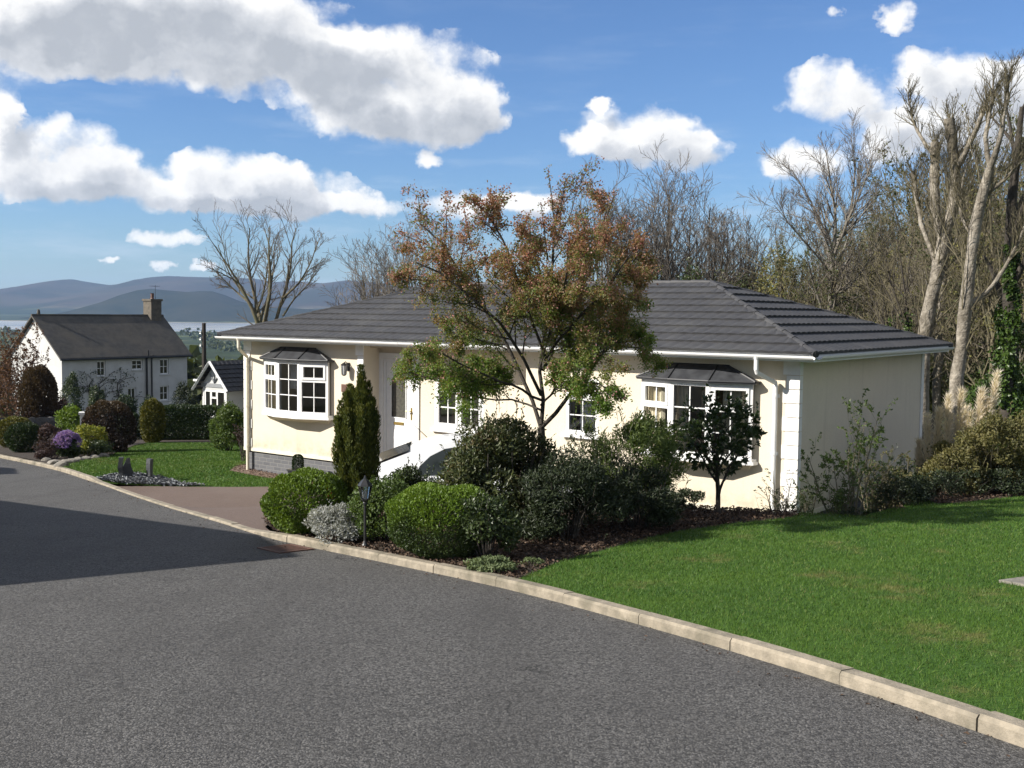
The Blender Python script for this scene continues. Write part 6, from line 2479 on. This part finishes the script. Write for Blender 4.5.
def round_bare(name, label, b, h, w, nst, n1, n2, n3, bark, twig, group=None, leafy=None, min_r=.006, low=.3, lean=0.0, _=0):
    """bare tree with a rounded head of fine twigs; stems fan out from the trunk"""
    tr = []
    fork = np.array([rng.normal(0, .1), rng.normal(0, .1), h * low])
    r = h * .0125
    tr.append(([np.array([0, 0, -.3]), fork * [1, 1, .5], fork], [r * 1.25, r * 1.05, r]))
    for i in range(nst):
        a = i / nst * 6.283 + rng.uniform(-.5, .5)
        e = rng.uniform(.25, 1.0)
        tip = np.array([math.cos(a) * w * e + lean, math.sin(a) * w * e, h * rng.uniform(.78, .97) * (1 - .22 * e * e)])
        s_ = fork * [1, 1, rng.uniform(.7, 1.0)]
        m1 = s_ * .6 + tip * .4 + np.array([math.cos(a) * w * .16, math.sin(a) * w * .16, -.03 * h])
        tr.append(([s_, m1, tip], [r * rng.uniform(.55, .8), r * .4, r * .12]))
    orders = [dict(m=n1, t0=.2, t1=1, ang=38, ratio=.40, trop=.28, K=5, wob=.12), dict(m=n2 + 1, t0=.15, t1=1, ang=38, ratio=.5, trop=.18, K=4, wob=.13), dict(m=n3 + 1, t0=.2, t1=1, ang=36, ratio=.5, trop=.12, K=3, wob=.15)]
    return bare_tree(name, label, 'tree', b, tr, orders, bark, twig, group, leafy, min_r=min_r)


def px_h(px, py, b):
    return top_to_h(px, py, b)


b = at_ground(395, 44)
round_bare('bare_tree', 'twiggy leafless tree behind the roof left of the crab apple', b, px_h(395, 232, b), 1.7, 9, 8, 5, 4, 'barkgrey', 'twig')
b = at_ground(428, 46)
round_bare('bare_tree', 'dense grey twigged tree rising just behind the left side of the crab apple', b, px_h(428, 212, b), 1.9, 9, 8, 5, 4, 'barkgrey', 'twig')
b = at_ground(372, 50)
round_bare('bare_tree', 'low twiggy leafless tree at the left end of the ridge', b, px_h(372, 255, b), 1.5, 8, 7, 5, 4, 'barkolive', 'twig')
for i, (px, Y, yt, w, lab) in enumerate([(612, 42, 178, 1.9, 'leafless round headed tree just right of the crab apple top'), (652, 43, 170, 2.0, 'leafless round headed tree with dark stems above the middle of the ridge'),
                                         (693, 41, 176, 1.9, 'leafless dark stemmed tree above the right end of the ridge'), (728, 46, 200, 1.8, 'smaller leafless tree right of the ridge end')]):
    b = at_ground(px, Y)
    round_bare('bare_tree', lab, b, px_h(px, yt, b), w, 10, 9, 5, 4, 'barkdark', 'twig', min_r=.0065)
# evergreens under them
for px, Y, yt, w, mat, lab in [(575, 47, 268, 1.6, 'lf_dark', 'dark evergreen tree glimpsed behind the crab apple crown'), (640, 39, 262, 1.1, 'lf_dark', 'dark evergreen bush tree below the leafless round heads'),
                              (692, 38, 258, 1.0, 'lf_dark', 'dark holly-like tree above the right ridge end'), (742, 40, 262, 1.5, 'lf_wood', 'dull green tree behind the upper right hip'),
                              (778, 38, 238, 1.2, 'lf_budding', 'tree in yellowish bud left of the tall grey stemmed tree'), (505, 50, 262, 1.6, 'lf_wood', 'dull green tree hidden behind the crab apple')]:
    b = at_ground(px, Y)
    h = px_h(px, yt, b)
    root = thing('evergreen_tree' if mat == 'lf_dark' else 'budding_tree', lab, 'tree', b)
    t_ = MB()
    P, R = trunk_line([(0, 0, -.2), (.1, 0, h * .4), (0, .1, h * .9)], [.16, .12, .04], K=6)
    t_.tubes(P, R, 7)
    a = limbs(P, R, 16, .25, .98, 60, .32, .2, K=4)
    t_.tubes(a[0], a[1], 4)
    t_.build('trunk', M['barkdark'], root)
    P, o = blob_leaves(9000 if mat == 'lf_dark' else 5200, (w, w, h * .8), .36, 40, .3)
    P[:, 2] += h * .2
    c = MB()
    L = rng.uniform(.6, 1.2, len(P)) * .10
    c.leaves(P, rdir(len(P)), unit(o + rdir(len(P))), L, L * .6)
    if mat != 'lf_dark':
        bb = limbs(*a, 8, .2, 1, 45, .6, .2, K=4)
        c.tubes(bb[0], np.maximum(bb[1], .008), 3, mi=1)
    c.build('crown', [M[mat], M['twigolive']], root)

# tall grey tree at the start of the wood
b = at_ground(828, 33)
h = px_h(828, 133, b)
def Lg(px, py, dy=0.0):
    return at(px, py, 33 + dy) - b
tr = [([np.array([0, 0, -.3]), Lg(829, 330), Lg(832, 270), Lg(834, 245)], [.15, .13, .11, .10]),
      ([Lg(834, 245), Lg(836, 215), Lg(830, 180, .3), Lg(826, 150, .4)], [.085, .06, .04, .02]),
      ([Lg(833, 258), Lg(846, 225, -.4), Lg(862, 190, -.6), Lg(872, 160, -.6)], [.075, .055, .035, .015]),
      ([Lg(833, 262), Lg(822, 225, .5), Lg(806, 192, .8), Lg(792, 170, .8)], [.07, .05, .03, .015]),
      ([Lg(834, 250), Lg(850, 215, .8), Lg(856, 170, 1.0), Lg(852, 142, 1.0)], [.07, .05, .03, .015]),
      ([Lg(832, 275), Lg(812, 250, -.5), Lg(790, 225, -.8), Lg(774, 205, -.8)], [.05, .04, .025, .012]),
      ([Lg(830, 300), Lg(852, 285, .4), Lg(868, 262, .6), Lg(880, 240, .6)], [.06, .045, .03, .015])]
bare_tree('bare_tree', 'tall fan shaped leafless tree with a pale stem above the right roof slope', 'tree', b, tr,
          [dict(m=13, t0=.15, t1=1, ang=36, ratio=.38, trop=.22, K=5, wob=.12), dict(m=8, t0=.15, t1=1, ang=36, ratio=.5, trop=.2, K=4, wob=.12), dict(m=4, t0=.2, t1=1, ang=36, ratio=.5, trop=.12, K=3)],
          'barkgrey', 'twig', min_r=.0045, thin=.68)


def pollard(name, label, px0, Y, lines, shoots, twigs=True):
    b = at_ground(px0, Y)
    def L(px, py, dy=0.0):
        return at(px, py, Y + dy) - b
    root = thing(name, label, 'tree', b)
    mb, cb = MB(), MB()
    Ps, Rs = [], []
    for pts, rad in lines:
        pp = [np.array([0, 0, -.3]) if q is None else L(*q) for q in pts]
        P, R = trunk_line(pp, rad, K=12, wob=.03)
        R = R * .74 * (1 + .10 * np.sin(np.arange(12) * 2.1 + len(pts)))
        mb.tubes(P, R, 12, cap=True)
        Ps.append(P)
        Rs.append(R)
    mb.build('trunk', M['barkpale'], root, smooth=True)
    P, R = np.concatenate(Ps), np.concatenate(Rs)
    a = limbs(P, np.minimum(R, .026), shoots * 2, .35, 1.0, 44, .34, .55, K=6, wob=.12, rr=.55, end_bias=.75)
    cb.tubes(a[0], np.maximum(a[1], .006), 4)
    c = limbs(*a, 7, .15, 1, 36, .42, .3, K=4, wob=.14)
    cb.tubes(c[0], np.maximum(c[1], .003), 3)
    d = limbs(*c, 4, .2, 1, 36, .5, .2, K=3, wob=.12)
    cb.tubes(d[0], np.maximum(d[1], .0022), 3)
    cb.build('crown', M['twigolive'], root)


pollard('pollarded_tree', 'stout pale trunked pollard with two sawn-off limbs beside the house end', 921, 23.5,
        [([None, (921, 400), (923, 338), (932, 295), (940, 262), (944, 234)], [.22, .21, .20, .19, .19, .20]),
         ([(943, 240), (936, 215), (934, 190, .1), (935, 165, .1), (935, 142, .1)], [.13, .13, .14, .13, .12]),
         ([(944, 238), (954, 205), (957, 178), (953, 150), (949, 118)], [.15, .15, .155, .14, .145]),
         ([(936, 262), (921, 225, .3), (916, 190, .4), (913, 172, .4)], [.07, .06, .06, .055]),
         ([(956, 170), (968, 148, -.3), (980, 120, -.5), (988, 100, -.5)], [.09, .075, .06, .04]),
         ([(934, 155), (922, 140, .3), (912, 120, .5), (908, 95, .5)], [.055, .05, .035, .02])], 11)
pollard('pollarded_tree', 'leaning pale trunked pollard at the right with a long side branch', 953, 22.5,
        [([None, (954, 425), (958, 370), (963, 325), (970, 262), (978, 210), (990, 168)], [.19, .185, .18, .17, .16, .145, .13]),
         ([(990, 170), (985, 140, .2), (991, 110, .2), (994, 78, .2)], [.08, .06, .045, .02]),
         ([(989, 172), (1000, 140, -.3), (1006, 105, -.4), (1010, 70, -.4)], [.09, .07, .05, .025]),
         ([(978, 205), (992, 190, .4), (1010, 175, .5), (1030, 150, .5)], [.06, .05, .04, .02]),
         ([(968, 305), (980, 297), (994, 286), (1008, 262), (1021, 236), (1030, 205)], [.075, .065, .06, .05, .04, .025]),
         ([(974, 240), (960, 215, .6), (962, 185, .8), (968, 160, .8)], [.05, .04, .03, .015])], 11)
b = at_ground(938, 26)
pollard('bare_tree', 'brown trunk standing between the two pale pollards', 938, 27,
        [([None, (935, 400), (938, 330), (944, 270), (950, 220), (952, 180)], [.15, .14, .13, .11, .08, .04]),
         ([(944, 270), (958, 235), (968, 200), (975, 170)], [.06, .05, .04, .02])], 8)


# --- the wood on the right: several kinds of slim leafless tree, copied through the slope
def wood_tree(h, w, nst, leafy=None, bark='barkolive', twig='twigolive', ivy=0):
    tr = [([np.array([0, 0, -.4]), np.array([rng.normal(0, .15), rng.normal(0, .15), h * .45]), np.array([rng.normal(0, .3), rng.normal(0, .3), h * .92])], [h * .0095, h * .007, h * .0015])]
    for i in range(nst):
        a = rng.uniform(0, 6.28)
        z0 = h * rng.uniform(.12, .55)
        tip = np.array([math.cos(a) * w * rng.uniform(.5, 1), math.sin(a) * w * rng.uniform(.5, 1), min(h * .97, z0 + h * rng.uniform(.25, .5))])
        s_ = np.array([0, 0, z0])
        tr.append(([s_, s_ * .55 + tip * .45 + np.array([math.cos(a), math.sin(a), 0]) * w * .12, tip], [h * .0045, h * .003, h * .0012]))
    orders = [dict(m=8, t0=.12, t1=1, ang=42, ratio=.36, trop=.25, K=4, wob=.12), dict(m=5, t0=.15, t1=1, ang=40, ratio=.5, trop=.15, K=4, wob=.13), dict(m=3, t0=.2, t1=1, ang=38, ratio=.5, trop=.1, K=3)]
    o = bare_tree('woodland_tree', 'slim leafless tree in the dense wood behind the house end', 'tree', (0, 0, -900), tr, orders, bark, twig, 'slim leafless trees in the wood', leafy, min_r=.0055)
    if ivy:
        c = MB()
        z = rng.uniform(0, 1, ivy) ** 1.3 * h * .6
        a = rng.uniform(0, 6.283, ivy)
        q = np.array(tr[0][0])
        cx, cy_ = np.interp(z, q[:, 2], q[:, 0]), np.interp(z, q[:, 2], q[:, 1])
        rr_ = (.20 + .13 * np.sin(z * 2.7 + np.sin(a * 2) * 2)) * rng.uniform(.5, 1.05, ivy)
        o_ = np.column_stack([np.cos(a), np.sin(a), np.zeros(ivy)])
        L = rng.uniform(.07, .13, ivy)
        c.leaves(np.column_stack([cx, cy_, z]) + o_ * rr_[:, None], unit(rdir(ivy) + [0, 0, -.4]), unit(o_ + rdir(ivy) * .6), L, L * .85)
        c.build('ivy', M['lf_ivy'], o)
    return o


WT = [wood_tree(9.0, 1.6, 9, ivy=2600), wood_tree(8.2, 1.8, 10, dict(mat=M['lf_budding'], n=2600, size=.075)), wood_tree(9.6, 1.5, 8, None, 'barkgrey', 'twig'),
      wood_tree(7.4, 1.9, 11, dict(mat=M['lf_wood'], n=3200, size=.09)), wood_tree(8.6, 1.5, 9, None, 'barkdark', 'twigolive', ivy=1800)]
spots = []
tries = 0
while len(spots) < 84 and tries < 20000:
    tries += 1
    Y = 25 + 42 * rng.uniform(0, 1) ** 1.15
    px = rng.uniform(748, 1120)
    if Y < 32 and px < 880:
        continue
    q = at_ground(px, Y)
    if all((q[0] - s_[0]) ** 2 + (q[1] - s_[1]) ** 2 > 1.5 for s_ in spots):
        spots.append(q)
WOOD_LABELS = ['slim leafless tree with ivy up its trunk in the wood behind the house end', 'slim tree in yellowish bud in the wood behind the house end',
               'slim leafless tree with grey bark in the wood behind the house end', 'slim tree with dull green leaves in the wood behind the house end',
               'dark barked leafless tree with some ivy in the wood behind the house end']
for _o, _l in zip(WT, WOOD_LABELS):
    _o['label'], _o['group'] = _l, 'slim trees in the wood'
first = {}
for i, q in enumerate(spots):
    k = i % len(WT)
    o = WT[k] if k not in first else copy_tree(WT[k])
    first[k] = 1
    pxx = 512 + F_PX * q[0] / q[1]
    o.location = q
    o.rotation_euler = (rng.normal(0, .04), rng.normal(0, .04), rng.uniform(0, 6.28))
    lim = np.interp(pxx, [745, 800, 860, 930, 1024, 1100], [246, 232, 205, 165, 130, 110])
    hh = top_to_h(pxx, lim + rng.uniform(-8, 55), q)
    base_h = (9.0, 8.2, 9.6, 7.4, 8.6)[k]
    s_ = np.clip(hh / base_h, .45, 1.5)
    o.scale = (s_, s_, s_)

# ivy-clad trunk, brambles and evergreen undergrowth
b = at_ground(1006, 23.6)
root = thing('ivy_clad_tree', 'tree trunk wrapped in bright green ivy at the right edge', 'tree', b)
t_ = MB()
P, R = trunk_line([(0, 0, -.3), (.05, 0, 2.5), (-.05, .1, 5), (.1, .1, 7.5)], [.18, .16, .12, .05])
t_.tubes(P, R, 8)
a_ = limbs(P, R, 9, .4, 1, 45, .3, .3, K=5)
t_.tubes(a_[0], a_[1], 5)
t_.build('trunk', M['barkdark'], root, smooth=True)
n = 8500
z = rng.uniform(0, 1, n) ** 1.2 * 4.6
a = rng.uniform(0, 6.28, n)
r_ = (.30 + .16 * np.sin(z * 3.1 + 2 * np.sin(a * 2)) + .1 * np.sin(z * 7.7 + a)) * rng.uniform(.6, 1.05, n) * (1.1 - z / 6)
P = np.column_stack([np.cos(a) * r_, np.sin(a) * r_, z])
o_ = np.column_stack([np.cos(a), np.sin(a), np.zeros(n)])
c = MB()
L = rng.uniform(.05, .10, n)
c.leaves(P, unit(rdir(n) + [0, 0, -.4]), unit(o_ + rdir(n) * .6), L, L * .85)
c.build('ivy', M['lf_ivy'], root)
for px, Y, yt, w, mat, lab in [(1000, 24.5, 372, 1.1, 'lf_ivy', 'bright green bramble mound at the right edge of the wood'), (1045, 25, 345, 1.3, 'lf_ivy', 'green bramble mound running out of the frame at the right'),
                              (975, 27, 366, 1.0, 'lf_wood', 'dull green undergrowth behind the pampas grass'), (905, 30, 345, 1.2, 'lf_wood', 'undergrowth at the far corner of the bungalow roof'),
                              (1020, 31, 318, 1.3, 'lf_dark', 'dark evergreen undergrowth behind the ivy clad tree'), (870, 34, 318, 1.6, 'lf_olive', 'olive undergrowth glimpsed over the right roof slope'),
                              (800, 36, 305, 1.6, 'lf_olive', 'olive undergrowth over the hip of the roof'), (955, 36, 310, 1.8, 'lf_wood', 'dull green thicket deep in the wood'),
                              (990, 40, 290, 1.8, 'lf_olive', 'olive thicket deep in the wood at the right')]:
    b = at_ground(px, Y)
    bush('undergrowth', lab, 'bush', b, (w, w, max(.6, top_to_h(px, yt, b))), 6500, .10, M[mat], nl=36, lump=.32, stem='twigolive', ns=30, spray=90)

# --- trees around the farmhouse
b = at_ground(24, 47)
root = wispy('blossom_tree', 'bronze leaved spreading tree at the left edge in front of the farmhouse', b, px_h(24, 336, b), 1.5, 16, M['lf_bronze'], 5200, .10, 'barkdark', low=.5, asp=.6, cat='tree')
px_bush('round_tree', 'dark dome shaped shrub tree in front of the farmhouse gable', 'tree', 22, 56, 367, 45, 16000, .12, M['lf_maroon'], clip=True, power=2.3, rough=.08)
for x0, x1, yt, Y, mat, lab in [(-25, 22, 352, 52, 'lf_bronze', 'bronze twiggy shrub at the left edge below the farmhouse'), (60, 83, 372, 78, 'lf_dark', 'dark green evergreen against the farmhouse front left of its windows'),
                               (88, 106, 386, 76, 'lf_dark', 'dark rounded bush under the left farmhouse window'), (172, 200, 382, 72, 'lf_yew', 'black green bush between farmhouse and cottage'),
                               (140, 162, 396, 60, 'lf_hedge', 'green bush under the right farmhouse windows'), (108, 140, 396, 62, 'lf_hedge', 'dark green bush before the farmhouse door'),
                               (44, 70, 398, 50, 'lf_purple', 'purplish bush at the farmhouse corner'), (-30, 30, 385, 60, 'lf_mid', 'green bush far left behind the garden wall')]:
    px_bush('bush', lab, 'bush', x0, x1, yt, Y, 3600, .14, M[mat], nl=24)


# --- far-off woods on the low ground
def far_woods():
    mb = MB()
    pts = []
    while len(pts) < 900:
        Y = 110 * math.exp(rng.uniform(0, 2.6))
        px = rng.uniform(-160, 560) if rng.uniform() < .75 else rng.uniform(560, 1300)
        if math.sin(px / 37.0 + Y / 160.0) + math.sin(Y / 75.0 + 1) + rng.normal(0, .5) < (.3 if Y > 220 else -.9):
            continue
        pts.append((px, Y))
    for px, Y in pts:
        x = ray(px, 330)[0] * Y
        z = float(terrain(x, Y))
        r = rng.uniform(2.0, 3.6) * (1 + Y / 900)
        n = int(np.clip(30000 / Y, 26, 170))
        d = rdir(n)
        d[:, 2] = np.abs(d[:, 2])
        lum = 1 + .25 * np.sin(d[:, 0] * 5 + px) * np.sin(d[:, 1] * 5)
        P = np.array([x, Y, z + r * .2]) + d * r * lum[:, None] * np.array([1, 1, 1.3]) * rng.uniform(.75, 1, (n, 1))
        s_ = r * (.36 + 2 / n ** .5)
        mb.leaves(P, rdir(n), unit(d + rdir(n) * .6), s_, s_ * .8)
    o = mb.build('far_woods', M['lf_wood'])
    struct(o, 'stuff')


far_woods()
